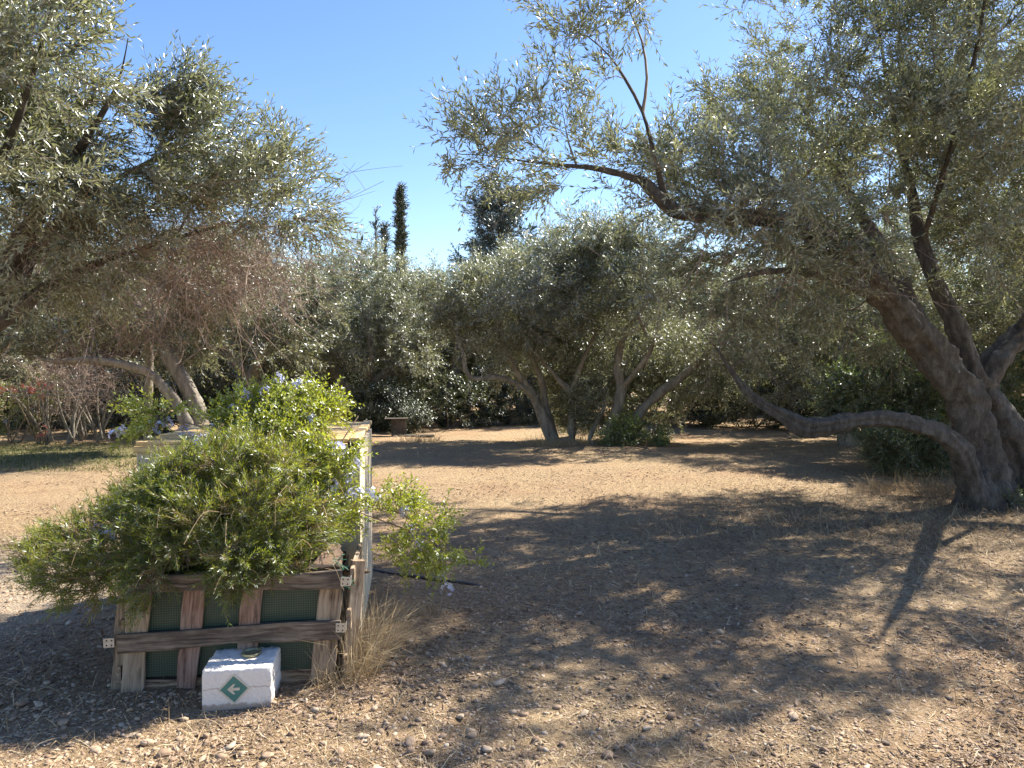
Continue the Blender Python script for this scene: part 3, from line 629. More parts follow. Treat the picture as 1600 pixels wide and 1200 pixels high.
# ------------------------------------------------------------------ the pair of olives in the middle of the clearing
def mid_olives():
    r = RG(3); base = np.array([*G(880, 692)[:2], 0.0])
    limbs = [PL(l) for l in [
        [(866, 694, 15.3, 0.133), (850, 655, 15.3, 0.109), (834, 620, 15.2, 0.0897), (815, 592, 15.1, 0.0702), (795, 555, 15, 0.0546), (775, 500, 15, 0.0312)],
        [(836, 622, 15.2, 0.0663), (812, 602, 15.0, 0.0585), (778, 590, 14.9, 0.0546), (742, 592, 14.8, 0.0546), (728, 580, 14.8, 0.0507), (724, 552, 14.8, 0.0429), (714, 522, 14.8, 0.0312), (700, 480, 14.9, 0.0156)],
        [(870, 694, 15.4, 0.0936), (852, 632, 15.5, 0.078), (848, 600, 15.5, 0.0663), (834, 566, 15.5, 0.0546), (820, 525, 15.5, 0.0429), (800, 470, 15.6, 0.0234)],
        [(893, 696, 15.3, 0.0936), (894, 640, 15.3, 0.078), (892, 612, 15.3, 0.0702), (876, 598, 15.3, 0.0585), (862, 580, 15.3, 0.0468), (842, 555, 15.3, 0.0351), (830, 500, 15.4, 0.0195)],
        [(893, 614, 15.3, 0.0663), (904, 582, 15.2, 0.0546), (918, 548, 15.1, 0.0429), (940, 500, 15, 0.0234)]]]
    ells = EL([(775, 500, 15.0, 1.1, 1.3, .75), (850, 465, 15.4, 1.5, 1.6, 1.0), (715, 475, 15.1, .8, 1, .7), (890, 400, 15.6, .9, 1.2, .5), (770, 430, 15.4, .9, 1.1, .4, .8), (830, 565, 15.8, 1.1, .6, .5, 1.8), (900, 620, 15.7, .55, .4, .75, 2.2), (765, 570, 15.3, .7, .6, .45, 1.6), (850, 540, 14.8, .7, .4, .35, 1.3)])
    tg = sample_env(ells, 620, r, .35, .45, .4, 3); g = grow(limbs, tg, 23, bf=.25, wig=.1, seg=.3)
    finish_tree('olive_tree', base, g, 'multi-stemmed olive in the clearing with a pale limb bent up at its left', 'tree', OLIVE_FAR, M_olive_far, M_twig, M_bark2, r, 3, .4, gnarl=.2)
    r = RG(4); base = np.array([*G(960, 696)[:2], 0.0])
    limbs = [PL(l) for l in [
        [(955, 698, 15.0, 0.148), (960, 655, 15.0, 0.117), (970, 610, 15.0, 0.105), (966, 565, 15.0, 0.0858), (976, 525, 15, 0.0663), (1008, 475, 15, 0.039), (1020, 420, 15, 0.0195)],
        [(970, 608, 15.0, 0.0663), (990, 585, 14.8, 0.0585), (1015, 550, 14.6, 0.039), (1030, 500, 14.5, 0.0234)],
        [(917, 698, 14.9, 0.0585), (930, 662, 14.9, 0.0507), (944, 636, 14.9, 0.039), (945, 600, 14.9, 0.0234)],
        [(985, 690, 15.2, 0.125), (998, 648, 15.2, 0.105), (1030, 615, 15.1, 0.0936), (1062, 592, 15.0, 0.0819), (1095, 562, 15.0, 0.0663), (1140, 510, 15, 0.039), (1170, 450, 15, 0.0195)],
        [(1012, 528, 14.6, 0.0351), (990, 478, 14.4, 0.0312), (975, 440, 14.3, 0.025), (938, 400, 14.3, 0.0195), (895, 372, 14.3, 0.00936)]]]
    ells = EL([(965, 450, 15.0, 1.4, 1.5, 1.1), (1065, 480, 15.0, 1.5, 1.4, .95), (1010, 390, 15.3, 1.1, 1.3, .55), (935, 370, 14.8, .7, .9, .4), (1125, 530, 14.9, .9, .9, .6, .9), (960, 570, 15.7, .9, .6, .5, 1.8), (1000, 625, 15.7, .9, .4, .8, 2.0), (1080, 590, 15.6, .7, .5, .55, 1.8), (930, 620, 14.9, .35, .3, .6, 1.8)])
    tg = sample_env(ells, 660, r, .35, .45, .4, 4); g = grow(limbs, tg, 24, bf=.25, wig=.1, seg=.3)
    finish_tree('olive_tree', base, g, 'leaning olive in the clearing with leafy shoots and ferns at its foot', 'tree', OLIVE_FAR, M_olive_far, M_twig, M_bark2, r, 3, .4, gnarl=.2)
mid_olives()

# ------------------------------------------------------------------ olives along the back of the clearing
def proto_olive(seed, stems, crowns, nt):
    r = RG(seed); tg = sample_env(crowns, nt, r, .35, .5, .35, seed)
    g = grow(stems, tg, seed, bf=.25, wig=.1, seg=.32); root = finish_tree('olive_tree', np.zeros(3), g, 'olive', 'tree', OLIVE_FAR, M_olive_far, M_twig, M_bark2, r, 3, .4, gnarl=.2)
    return root
def back_olives():
    pa = proto_olive(31, [[[0, 0, -.1, .22], [-.1, 0, .6, .17], [-.25, .05, 1.2, .14], [-.7, .1, 1.9, .1], [-1.3, 0, 2.8, .05]], [[-.1, 0, .6, .14], [.35, -.1, 1.2, .11], [.9, -.2, 1.7, .08], [1.6, -.2, 2.6, .04]], [[-.25, .05, 1.2, .1], [0, .5, 2.0, .07], [.2, .9, 3.0, .03]], [[.3, -.1, 1.1, .08], [.4, -.8, 2, .05], [.5, -1.2, 2.9, .02]]],
        [(0, 0, 3.3, 1.9, 1.7, 1.2), (-1.3, 0, 2.8, 1.1, 1.2, .9), (1.4, -.1, 2.8, 1.2, 1.2, .9), (.1, -.3, 4.1, 1.1, 1.1, .6), (0, -.9, 1.9, 1.7, .7, .7, .9), (1.2, .3, 1.7, 1.0, .9, .8, .7), (-1.3, .2, 1.7, 1.0, .9, .8, .7)], 520)
    pb = proto_olive(32, [[[.1, 0, -.1, .24], [.3, 0, .5, .2], [.5, 0, 1.0, .15], [1.2, 0, 1.6, .11], [2.0, .1, 2.3, .06]], [[.2, 0, .4, .16], [-.2, .1, 1.2, .13], [-.6, .2, 2.0, .09], [-1.0, .2, 3.0, .04]], [[.45, 0, .9, .12], [.6, -.4, 1.8, .08], [.5, -.6, 3.0, .04]]],
        [(0, 0, 3.2, 1.7, 1.8, 1.2), (1.5, 0, 2.7, 1.3, 1.2, .9), (-1.2, .2, 3.0, 1.1, 1.2, 1.0), (.6, -.2, 4.0, 1.0, 1.0, .6), (.8, -.9, 1.9, 1.6, .6, .7, .9), (-1.2, -.2, 1.7, 1.0, .9, .9, .7), (1.5, .5, 1.5, 1.0, .8, .8, .7)], 520)
    spots = [  # px, depth, proto, scale, turn, label
        (545, 19.0, pb, 1.0, .1, 'olive forking low over the dark round bush behind the box lid'),
        (385, 17.5, pa, 1.02, 2.6, 'olive with a dark forked trunk rising behind the blue flowers'),
        (300, 14.3, None, 1, 0, ''),
        (120, 19.5, pb, 1.05, 3.4, 'olive crown behind the red leaved thicket on the left'),
        (-70, 16.5, pa, 1.0, 1.0, 'olive at the far left edge behind the bare bushes'),
        (690, 20.5, pa, .92, 4.0, 'olive in the gap left of the bent pale limb, below open sky'),
        (1110, 20.5, pb, 1.0, 5.0, 'olive at the back seen right of the clearing pair'),
        (1235, 20.0, pa, 1.05, 5.6, 'olive at the back with dark stems above the low sweeping branch'),
        (1340, 14.5, pb, .95, 2.2, 'olive just behind the low branch with drooping leafy limbs'),
        (1480, 15.5, pa, 1.08, 3.0, 'olive seen through the limbs of the big twisted tree'),
        (1690, 12.5, pb, 1.1, 1.2, 'olive at the right edge behind the big twisted tree'),
        (480, 24.0, pa, 1.05, 1.7, 'olive farther back below the two thin cypresses'),
        (830, 23.0, pb, 1.15, 2.9, 'olive farther back below the big dark conifer'),
        (980, 22.5, pa, 1.15, .6, 'olive farther back hidden behind the clearing pair'),
    ]
    used = set()
    for px, d, pr, sc, rz, lab in spots:
        if pr is None: continue
        o = pr if id(pr) not in used else copy_tree(pr); used.add(id(pr))
        o.location = ((px - 800) / F * d, d, 0); o.rotation_euler = (0, 0, rz); o.scale = (sc,) * 3
        o['label'] = lab; o['group'] = 'olive trees along the back of the clearing'
    # leaning double trunk left of the box
    r = RG(35); base = np.array([*P(312, 650, 13.5)[:2], 0.0])
    limbs = [PL(l) for l in [[(318, 706, 13.5, .20), (310, 640, 13.5, .15), (285, 590, 13.5, .13), (255, 540, 13.5, .12), (232, 500, 13.5, .10), (205, 462, 13.5, .07), (180, 400, 13.5, .03)],
        [(310, 700, 13.4, .13), (282, 640, 13.3, .10), (252, 600, 13.2, .085), (228, 580, 13.1, .08), (185, 568, 13, .07), (140, 562, 12.9, .06), (85, 565, 12.8, .045), (50, 556, 12.8, .03), (20, 570, 12.7, .015)]]]
    ells = EL([(200, 430, 13.5, 1.4, 1.2, .9), (320, 440, 13.8, 1.3, 1.2, .8), (100, 490, 13.2, 1.2, 1.1, .6), (40, 540, 12.9, .6, .7, .35, .6), (280, 530, 13.7, .8, .8, .5, .6)])
    tg = sample_env(ells, 420, r, .3, .5, .4, 35); g = grow(limbs, tg, 35, bf=.25, wig=.1, seg=.3)
    def bare(root, o):
        b = MB(); p = sample_env(EL([(180, 480, 13.2, 1.4, 1, .6), (340, 420, 13, 1.3, 1, .5)]), 260, r, 0, 0)
        scatter(b, BARE, p - o, r.normal(size=(260, 3)) + np.array([0, 0, -.5]), r.uniform(1.2, 2.2, 260), r, twigm=0); b.build('bare_twigs', M_dead, root)['kind'] = 'stuff'
    finish_tree('olive_tree', base, g, 'olive leaning left beside the box, with one long limb arching over the bare bushes', 'tree', OLIVE_FAR, M_olive_far, M_twig, M_bark2, r, 4, .4, gnarl=.2, extra=bare, group='olive trees along the back of the clearing')
back_olives()

# ------------------------------------------------------------------ dark evergreens, far wood, cypresses, conifer
def oak_proto(seed, crowns, nt):
    r = RG(seed); tg = sample_env(crowns, nt, r, .3, .35, .35, seed)
    g = grow([[[0, 0, -.1, .16], [.1, 0, 1, .13], [0, .1, 2.2, .09], [.1, 0, 3.6, .03]], [[.1, 0, .8, .1], [.7, .2, 1.6, .06], [1.2, .2, 2.2, .03]], [[.05, 0, .6, .1], [-.6, -.2, 1.3, .06], [-1.2, -.2, 2, .03]]], tg, seed, bf=.3, seg=.35)
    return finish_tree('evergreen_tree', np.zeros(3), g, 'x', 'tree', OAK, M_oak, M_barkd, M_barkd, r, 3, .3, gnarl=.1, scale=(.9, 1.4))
def evergreens():
    a = oak_proto(51, [(0, 0, 2.8, 1.8, 1.6, 1.7), (.9, 0, 1.4, 1.5, 1.3, 1.2), (-1.0, 0, 1.5, 1.4, 1.3, 1.3)], 420)
    b = oak_proto(52, [(0, 0, 2.5, 1.6, 1.6, 1.9), (1.2, 0, 1.7, 1.2, 1.3, 1.5), (-.8, 0, 1.0, 1.6, 1.3, .9)], 420)
    where = ['behind the bare bushes at the far left', 'behind the limb that arches over the bare bushes', 'behind the pale trunk left of the box', 'behind the forked trunk above the blue flowers', 'behind the olive that forks over the round bush', 'in the deep shade right of the round bush', 'in the shade under the bent pale limb', 'behind the stems of the clearing pair', 'in the gap right of the clearing pair', 'above the tip of the low sweeping branch', 'behind the middle of the low sweeping branch', 'behind the fork of the big twisted trunk', 'at the right edge behind the big twisted trunk']
    pxs = [-30, 110, 235, 360, 500, 640, 760, 890, 1050, 1190, 1330, 1480, 1640]; r = RG(53)
    for i, px in enumerate(pxs):
        d = 23.5 + (i * 37 % 5) * .7
        if px < 300: d = 19.5 + (i % 3)
        o = (a, b)[i % 2] if i < 2 else copy_tree((a, b)[i % 2])
        o.location = ((px - 800) / F * d, d, 0); o.rotation_euler = (0, 0, r.uniform(0, 6.28)); s = r.uniform(1.0, 1.15); o.scale = (s * 1.1, s * 1.1, s)
        o['label'] = 'dark evergreen tree ' + where[i]; o['group'] = 'dark evergreens behind the olives'
    # far-off wood closing the view
    mb = MB(); n = 1000; x = r.uniform(-34, 34, n); z = r.uniform(0, 1, n) ** .8 * (4.6 + .6 * np.sin(x * .6) + .5 * np.sin(x * 1.7)); y = 34 + r.normal(0, 1.6, n) + np.abs(x) * -.1
    scatter(mb, OAK, np.stack([x, y, z], -1), r.normal(size=(n, 3)) + np.array([0, -.8, .3]), r.uniform(4, 5.5, n), r)
    tag(mb.build('woodland', [M_oak, M_barkd]), 'dark wood closing the view far behind the olives', 'woodland', kind='stuff')
evergreens()
def cypress(px, top, d, wid, dens, label, bare=False, seed=60, name='cypress_tree'):
    r = RG(seed); h = CAM_H + (572 - top) / F * d; x = (px - 800) / F * d; root = empty(name, (x, d, 0)); tag(root, label, 'tree', 'cypresses beyond the olives')
    tb = MB(); tube(tb, [[0, 0, -.1], [.05, 0, h * .5], [0, 0, h * .97]], [.2, .12, .02], 8)
    if bare:
        for k in range(70):
            z = r.uniform(.35, .97) * h; a = r.uniform(0, 6.28); ln = wid * (1.05 - z / h) * 2.2 + .2
            q = np.array([math.cos(a), math.sin(a), 1.3]) * ln * .6; tube(tb, [[0, 0, z], q * .5 + [0, 0, z - .05], q + [0, 0, z]], [.03, .02, .006], 3)
    tb.build('trunk', M_barkd, root, smooth=True)
    n = dens; z = r.uniform(.08, 1, n) ** .8; prof = np.clip(np.minimum(1, (1 - z) * 2.1 + .05) * (.72 + .28 * np.sin(z * 9 + seed)), .05, 1) * (.8 + .2 * r.uniform(size=n)); a = r.uniform(0, 6.28, n); rr = wid * prof * np.sqrt(r.uniform(.05, 1, n))
    p = np.stack([rr * np.cos(a), rr * np.sin(a), z * h * .97], -1); dd = np.stack([np.cos(a) * .5, np.sin(a) * .5, np.full(n, 1.3)], -1) + r.normal(0, .3, (n, 3))
    mb = MB(); scatter(mb, SCALE, p, dd, r.uniform(.4, .8, n), r); mb.build('crown', [M_cyp, M_barkd], root)
cypress(626, 291, 45, .58, 900, 'tallest dark cypress, a narrow spire standing against the sky', seed=61)
cypress(601, 345, 46, .30, 220, 'shortest slim cypress tip between the spire and the half bare one', seed=62)
cypress(588, 322, 47, .22, 60, 'half bare cypress with thin twigs showing sky between them', True, seed=63)
def conifer():
    r = RG(66); d = 36.0; px = 782; h = CAM_H + (572 - 296) / F * d; root = empty('conifer_tree', ((px - 800) / F * d, d, 0)); tag(root, 'big dark conifer with spreading tiers of branches against the sky', 'tree')
    tb = MB(); tube(tb, [[0, 0, -.1], [0, 0, h * .6], [0, 0, h * .98]], [.28, .18, .03], 8); pos = []; dr = []
    for k in range(90):
        t = r.uniform(.25, 1); z = h * t; a = r.uniform(0, 6.28); ln = (2.7 * (1 - t) ** .6 + .35) * r.uniform(.65, 1.1); dv = np.array([math.cos(a), math.sin(a), .28]); pts = [np.array([0, 0, z]) + dv * ln * q + np.array([0, 0, -.18 * ln * q * q]) for q in (0, .35, .7, 1)]
        tube(tb, pts, [.05, .035, .02, .008], 4)
        for q in np.linspace(.25, 1, int(3 + ln * 1.6)):
            c = pts[0] * (1 - q) + pts[-1] * q
            for _ in range(3): pos.append(c + r.normal(0, .16, 3)); dr.append(dv + r.normal(0, .6, 3) + [0, 0, .15])
    tb.build('trunk', M_barkd, root, smooth=True)
    mb = MB(); pos = np.array(pos); scatter(mb, NEEDLE, pos, np.array(dr), r.uniform(.7, 1.15, len(pos)), r); mb.build('crown', [M_conifer, M_barkd], root)
conifer()

# ------------------------------------------------------------------ bushes
def bush(name, base, ells, n, temps, leafm, stemm, label, seed, per=3, along=.12, scale=(.8, 1.2), up=.3, tint=(.2, .8), cat='bush', group=None, stems=4):
    r = RG(seed); base = np.asarray(base, float); limbs = []
    for k in range(stems):
        e = ells[k % len(ells)]; q = np.array(e[:3]) + r.normal(0, .3, 3) * np.array(e[3:6]); s = base + np.append(r.normal(0, .06, 2), -.03)
        limbs.append([[*s, .02], [*(s * .5 + q * .5 + [0, 0, .05]), .013], [*q, .007]])
    tg = sample_env(ells, n, r, .5, .3, 1.2, seed); g = grow(limbs, tg, seed, bf=.2, seg=.15, tip=.0016, spacing=.1)
    return finish_tree(name, base, g, label, cat, temps, leafm, stemm, stemm, r, per, along, scale=scale, up=up, tint=tint, gnarl=0, group=group, thick=.012)
def bushes():
    b = G(1420, 742); c = np.array([*P(1418, 700, b[1])])
    bush('bush', b, [(*P(1415, 705, b[1]), .52, .5, .30), (*P(1385, 690, b[1]), .28, .4, .22), (*P(1450, 700, b[1]), .35, .4, .3)], 260, SMALLB, M_bush, M_stem, 'low round bush of small glossy leaves at the foot of the twisted trunk', 71, 4)
    b = np.array([*P(1380, 640, 11.8)[:2], 0]); bush('bush', b, [(*P(1385, 600, 11.8), 1.0, .6, .75), (*P(1330, 630, 12), .5, .5, .4), (*P(1450, 620, 11.8), .6, .5, .5)], 300, SMALLB, M_bush, M_stem, 'tall leafy bush behind the low sweeping branch', 72, 4, scale=(1.2, 1.8), tint=(.4, 1))
    b = np.array([*P(1600, 640, 11)[:2], 0]); bush('bush', b, [(*P(1600, 620, 11), .6, .6, .8), (*P(1580, 680, 11), .5, .5, .5)], 230, SMALLB, M_bush, M_stem, 'bright green bush at the right edge behind the trunk', 73, 4, scale=(1.2, 1.8), tint=(.4, 1))
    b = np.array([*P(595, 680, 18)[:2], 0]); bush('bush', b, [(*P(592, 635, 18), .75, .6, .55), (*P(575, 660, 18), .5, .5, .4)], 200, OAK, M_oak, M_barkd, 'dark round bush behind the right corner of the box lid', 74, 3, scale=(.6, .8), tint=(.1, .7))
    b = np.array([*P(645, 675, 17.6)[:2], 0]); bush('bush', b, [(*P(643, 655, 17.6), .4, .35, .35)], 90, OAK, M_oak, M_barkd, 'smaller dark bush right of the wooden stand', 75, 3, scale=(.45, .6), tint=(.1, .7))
    b = np.array([*G(990, 697)[:2], 0]); bush('fern', b, [(*P(985, 672, b[1] - .1), .30, .25, .22), (*P(1022, 684, b[1] - .2), .24, .2, .09), (*P(962, 684, b[1] - .3), .2, .2, .12)], 90, OAK, M_bush, M_stem, 'leafy clump growing at the foot of the leaning clearing olive', 76, 2, .05, scale=(.5, .8), tint=(.6, 1), cat='plant')
    b = G(1588, 790); bush('weed', b, [(*P(1585, 775, b[1]), .18, .15, .12)], 50, SMALLB, M_bush, M_stem, 'small green weed beside the right foot of the twisted trunk', 77, 3, scale=(.6, .9), cat='plant')
    # thicket on the left: bare bushes and red leaved ones
    for k, (px, py, hh, lab) in enumerate([(72, 694, 1.5, 'bare many-stemmed bush nearest the red leaves'), (105, 694, 1.7, 'bare bush with two upright forked stems left of the pale flowers'), (152, 690, 1.6, 'bare bush with crossing pale stems beside the pale trunk'), (125, 688, 1.3, 'low tangled bare bush between the two taller bare ones')]):
        b = G(px, py); r = RG(80 + k); limbs = []
        for j in range(5):
            a = r.normal(0, .35, 2); limbs.append([[b[0] + j * .04, b[1], -.03, .028], [b[0] + a[0] * .5, b[1] + a[1] * .5, hh * .45, .02], [b[0] + a[0] * 1.6, b[1] + a[1], hh * r.uniform(.8, 1.1), .008]])
        tg = sample_env([(b[0], b[1], hh * .75, .75, .6, hh * .45)], 110, r, .3, 0); g = grow(limbs, tg, 80 + k, bf=.2, seg=.2, tip=.003)
        root = empty('bare_bush', b); tag(root, lab, 'bush', 'bare bushes along the wire'); big, small = skin(g, .015, 0)
        for mb in (big, small): mb.V = [v - b for v in mb.V]
        big.build('stems', M_bark2, root, smooth=True); small.build('branches', M_dead, root, smooth=True)['kind'] = 'stuff'
        tw = MB(); I = r.choice(g.tips, 90); scatter(tw, BARE, g.P[I] - b, r.normal(size=(90, 3)) + [0, 0, .5], r.uniform(.6, 1.3, 90), r, twigm=0); tw.build('twigs', M_dead, root)['kind'] = 'stuff'
    b = G(20, 692); bush('red_bush', b, [(*P(20, 640, b[1]), .6, .5, .6), (*P(60, 610, b[1]), .35, .4, .3)], 90, SMALLB, M_yellow, M_stem, 'sparse bush of yellow green leaves at the left edge', 86, 2, .1, scale=(.9, 1.5))
    b = G(58, 694); rt = bush('red_bush', b, [(*P(25, 605, b[1] - .6), .35, .2, .12), (*P(60, 605, b[1] - .6), .2, .2, .06), (*P(76, 668, b[1] - .6), .12, .15, .12)], 16, SMALLB, M_red, M_stem, 'thin bush carrying a few bright red leaves', 87, 1, 0, scale=(.7, 1.2))
    r = RG(88)
    # dry shrubs in the deep shade right of the round bush
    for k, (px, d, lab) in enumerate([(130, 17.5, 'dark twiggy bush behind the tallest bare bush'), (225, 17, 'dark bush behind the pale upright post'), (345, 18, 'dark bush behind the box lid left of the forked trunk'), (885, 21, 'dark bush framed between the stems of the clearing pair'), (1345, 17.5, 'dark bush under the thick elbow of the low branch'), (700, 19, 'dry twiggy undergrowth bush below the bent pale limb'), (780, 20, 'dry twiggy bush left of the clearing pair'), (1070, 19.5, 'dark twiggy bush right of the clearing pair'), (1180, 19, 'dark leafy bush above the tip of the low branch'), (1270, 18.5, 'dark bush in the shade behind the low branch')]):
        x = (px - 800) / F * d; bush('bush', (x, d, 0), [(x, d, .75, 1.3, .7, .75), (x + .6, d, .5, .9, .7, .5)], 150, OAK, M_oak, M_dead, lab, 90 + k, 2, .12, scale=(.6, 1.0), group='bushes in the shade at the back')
bushes()

# ------------------------------------------------------------------ fence wire, pale trunk post, wooden stand
def back_things():
    root = empty('fence_post', P(233, 690, 14.5) * [1, 1, 0]); o = np.array(root.location); tag(root, 'pale upright post with peeling bark beside the leaning olive', 'post')
    mb = MB(); tube(mb, catmull([[*(P(230, 690, 14.5) * [1, 1, 0] - o), .075], [*(P(232, 620, 14.5) - o), .07], [*(P(234, 560, 14.5) - o), .065], [*(P(232, 525, 14.5) - o), .05]], .15)[:, :3], .07, 10, gnarl=.15, cap=True); mb.build('shaft', M_bark2, root, smooth=True)
    root = empty('fence_wire', P(120, 612, 14.4)); o = np.array(root.location); tag(root, 'two slack fence wires strung across the bare bushes', 'wire')
    for y0 in (611, 617):
        mb = MB(); tube(mb, catmull([[*(P(q, y0 + .002 * (q - 100) ** 2 * .02, 14.4) - o)] for q in (-60, 0, 60, 120, 180, 233)], .4), .006, 5); mb.build('strand', M_wire, root, smooth=True)
    b = G(623, 682); root = empty('wooden_stand', b, .1); tag(root, 'small brown wooden stand with a flat top beside the dark bush', 'stand')
    place(board_mesh(.40, .34, .06, 3).build('upright', M_barkd, root), (0, 0, .2), (0, math.pi / 2, 0))  # boards use the dark bark colour so the stand's shade is painted in
    place(board_mesh(.52, .26, .022, 4).build('top', M_barkd, root), (-.05, 0, .41), (math.pi / 2, 0, 0))
    place(board_mesh(.9, .25, .04, 5).build('foot', M_barkd, root), (.35, -.05, .022), (math.pi / 2, 0, 0))
back_things()

# ------------------------------------------------------------------ pallet planter
YAW = math.radians(7.5)
def planter():
    A = G(180, 1090); B = G(515, 1072); root = empty('pallet_planter', A); yaw = math.atan2(B[1] - A[1], B[0] - A[0]); root.rotation_euler = (0, 0, yaw)
    tag(root, 'weathered pallet planter backed with green mesh, standing behind the white block', 'planter')
    Wd = float(np.linalg.norm(B - A)); D = .52
    roll = math.radians(2.2)
    fp = lambda x, z: (x + (z - .0) * .085, .0, z)     # the front leans to the right as it rises
    # front uprights (x centre at the foot, width, height, material)
    lean = math.atan(.085)
    for k, (x, wd, z0, z1, m) in enumerate([(.075, .105, 0, .53, M_wood), (.325, .095, .03, .53, M_wood_red), (.60, .095, .02, .53, M_wood_red), (.975, .115, .015, .55, M_wood)]):
        h = z1 - z0; o = board_mesh(h, wd, .022, 40 + k).build('upright', m, root)
        place(o, fp(x, (z0 + z1) / 2), (0, -(math.pi / 2) + lean, 0))
    for k, (z, h, x0, x1, rl) in enumerate([(.548, .085, .02, 1.03, -1.2), (.285, .088, .0, 1.045, 1.1)]):
        o = board_mesh(x1 - x0, h, .024, 50 + k, .006, 15).build('rail', M_wood_grey, root); c = fp((x0 + x1) / 2, z)
        place(o, (c[0], -.0245, c[2]), (0, -math.radians(rl), 0))
    o = board_mesh(1.0, .09, .02, 55).build('base_board', M_wood, root); place(o, (.52, .028, .035), (0, -.02, 0))
    # perforated green mesh panels between the uprights
    for (x0, x1) in ((.115, .29), (.36, .56), (.635, .93)):
        mb = MB(); V, Fc = box_vf(x1 - x0 + .06, .004, .44); V = V + np.stack([V[:, 2] * .085, 0 * V[:, 2], 0 * V[:, 2]], -1); mb.add(V, Fc); o = mb.build('mesh_panel', M_mesh, root); place(o, ((x0 + x1) / 2 + .3 * .085, .018, .305))
    mb = MB(); V, Fc = box_vf(.95, .004, .50, (.53, .05, .27)); mb.add(V, Fc); mb.build('liner', M_liner, root)
    # side panels
    for k, (x, sgn) in enumerate(((.0, -1), (1.055, 1))):
        for j, (z, h) in enumerate(((.10, .09), (.32, .10), (.54, .09))):
            o = board_mesh(D, h, .022, 60 + k * 5 + j).build('side_board', M_wood, root); place(o, (x + z * .085 + .022 * (sgn > 0), D / 2 + .02, z), (0, 0, math.pi / 2))
        o = board_mesh(.60, .07, .03, 70 + k).build('side_post', M_wood, root); place(o, (x + .3 * .085 + .006 * sgn + .03 * (sgn > 0), .055 + .03 * (sgn > 0), .305), (0, -math.pi / 2 + lean * (1.0 if sgn < 0 else 1.35), math.pi / 2 * 0 + .5 * (sgn > 0)))
        mb = MB(); V, Fc = box_vf(.004, D, .50, (x + .04 - .06 * (sgn > 0) + .02, D / 2 + .02, .27)); mb.add(V, Fc); mb.build('liner', M_liner, root)
    o = board_mesh(1.0, .5, .022, 79).build('back_board', M_wood, root); place(o, (.54, D + .04, .28))
    mb = MB(); n = 14; X, Y = np.meshgrid(np.linspace(.06, 1.03, n), np.linspace(.06, D, n)); Z = .50 + .02 * vnoise(np.stack([X, Y, X * 0], -1), 3, 9); i = np.arange(n - 1)[:, None] * n; j = np.arange(n - 1)[None]
    mb.add(np.stack([X, Y, Z], -1).reshape(-1, 3), np.stack([i + j, i + j + 1, i + n + j + 1, i + n + j], -1).reshape(-1, 4)); mb.build('soil', M_soil, root, smooth=True)
    # galvanised corner plates with screw holes
    for (x, z, tw) in ((.028, .558, .03), (-.008, .282, -.03), (1.04, .535, .05), (1.035, .305, .04)):
        mb = MB(); V, Fc = box_vf(.046, .003, .044); mb.add(V, Fc); V, Fc = box_vf(.003, .04, .044, (.0245 * (1 if x > .5 else -1), .0185, 0)); mb.add(V, Fc)
        pl = mb.build('corner_plate', M_metal, root); place(pl, (x + .0 + (z - .0) * .085 - .024 * (x < .5) + .01 * (x > .5), -.0405, z), (0, tw, 0))
        for (hx, hz) in ((-.012, -.011), (.011, -.012), (-.011, .012), (.012, .011)):
            mb = MB(); th = np.arange(8) * math.pi / 4; V = np.concatenate([np.stack([hx + .0042 * np.cos(th), np.full(8, -.0018), hz + .0042 * np.sin(th)], -1), np.stack([hx + .003 * np.cos(th), np.full(8, -.0032), hz + .003 * np.sin(th)], -1)])
            mb.add(V, [[i, (i + 1) % 8, 8 + (i + 1) % 8, 8 + i] for i in range(8)]); mb.add(V[8:], [list(range(8))]); mb.build('screw', M_dark, pl)
    # green netting tied round the corner
    mb = MB(); rr = RG(90)
    for k in range(10):
        p0 = np.array([1.05 + rr.uniform(-.03, .03), -.02 + rr.uniform(0, .1), .56 + rr.uniform(-.06, .07)]); tube(mb, [p0, p0 + rr.normal(0, .02, 3) + [.02, 0, .01], p0 + rr.normal(0, .025, 3) + [.05, .02, 0]], .0022, 4)
    mb.build('netting', M_strap, root, smooth=True)['kind'] = 'stuff'
    return root, yaw, Wd
PR, PYAW, PW = planter()
PM = Matrix.Translation(PR.location) @ Matrix.Rotation(PYAW, 4, 'Z')
def pl2w(x, y, z): return np.array(PM @ Vector((x, y, z)))

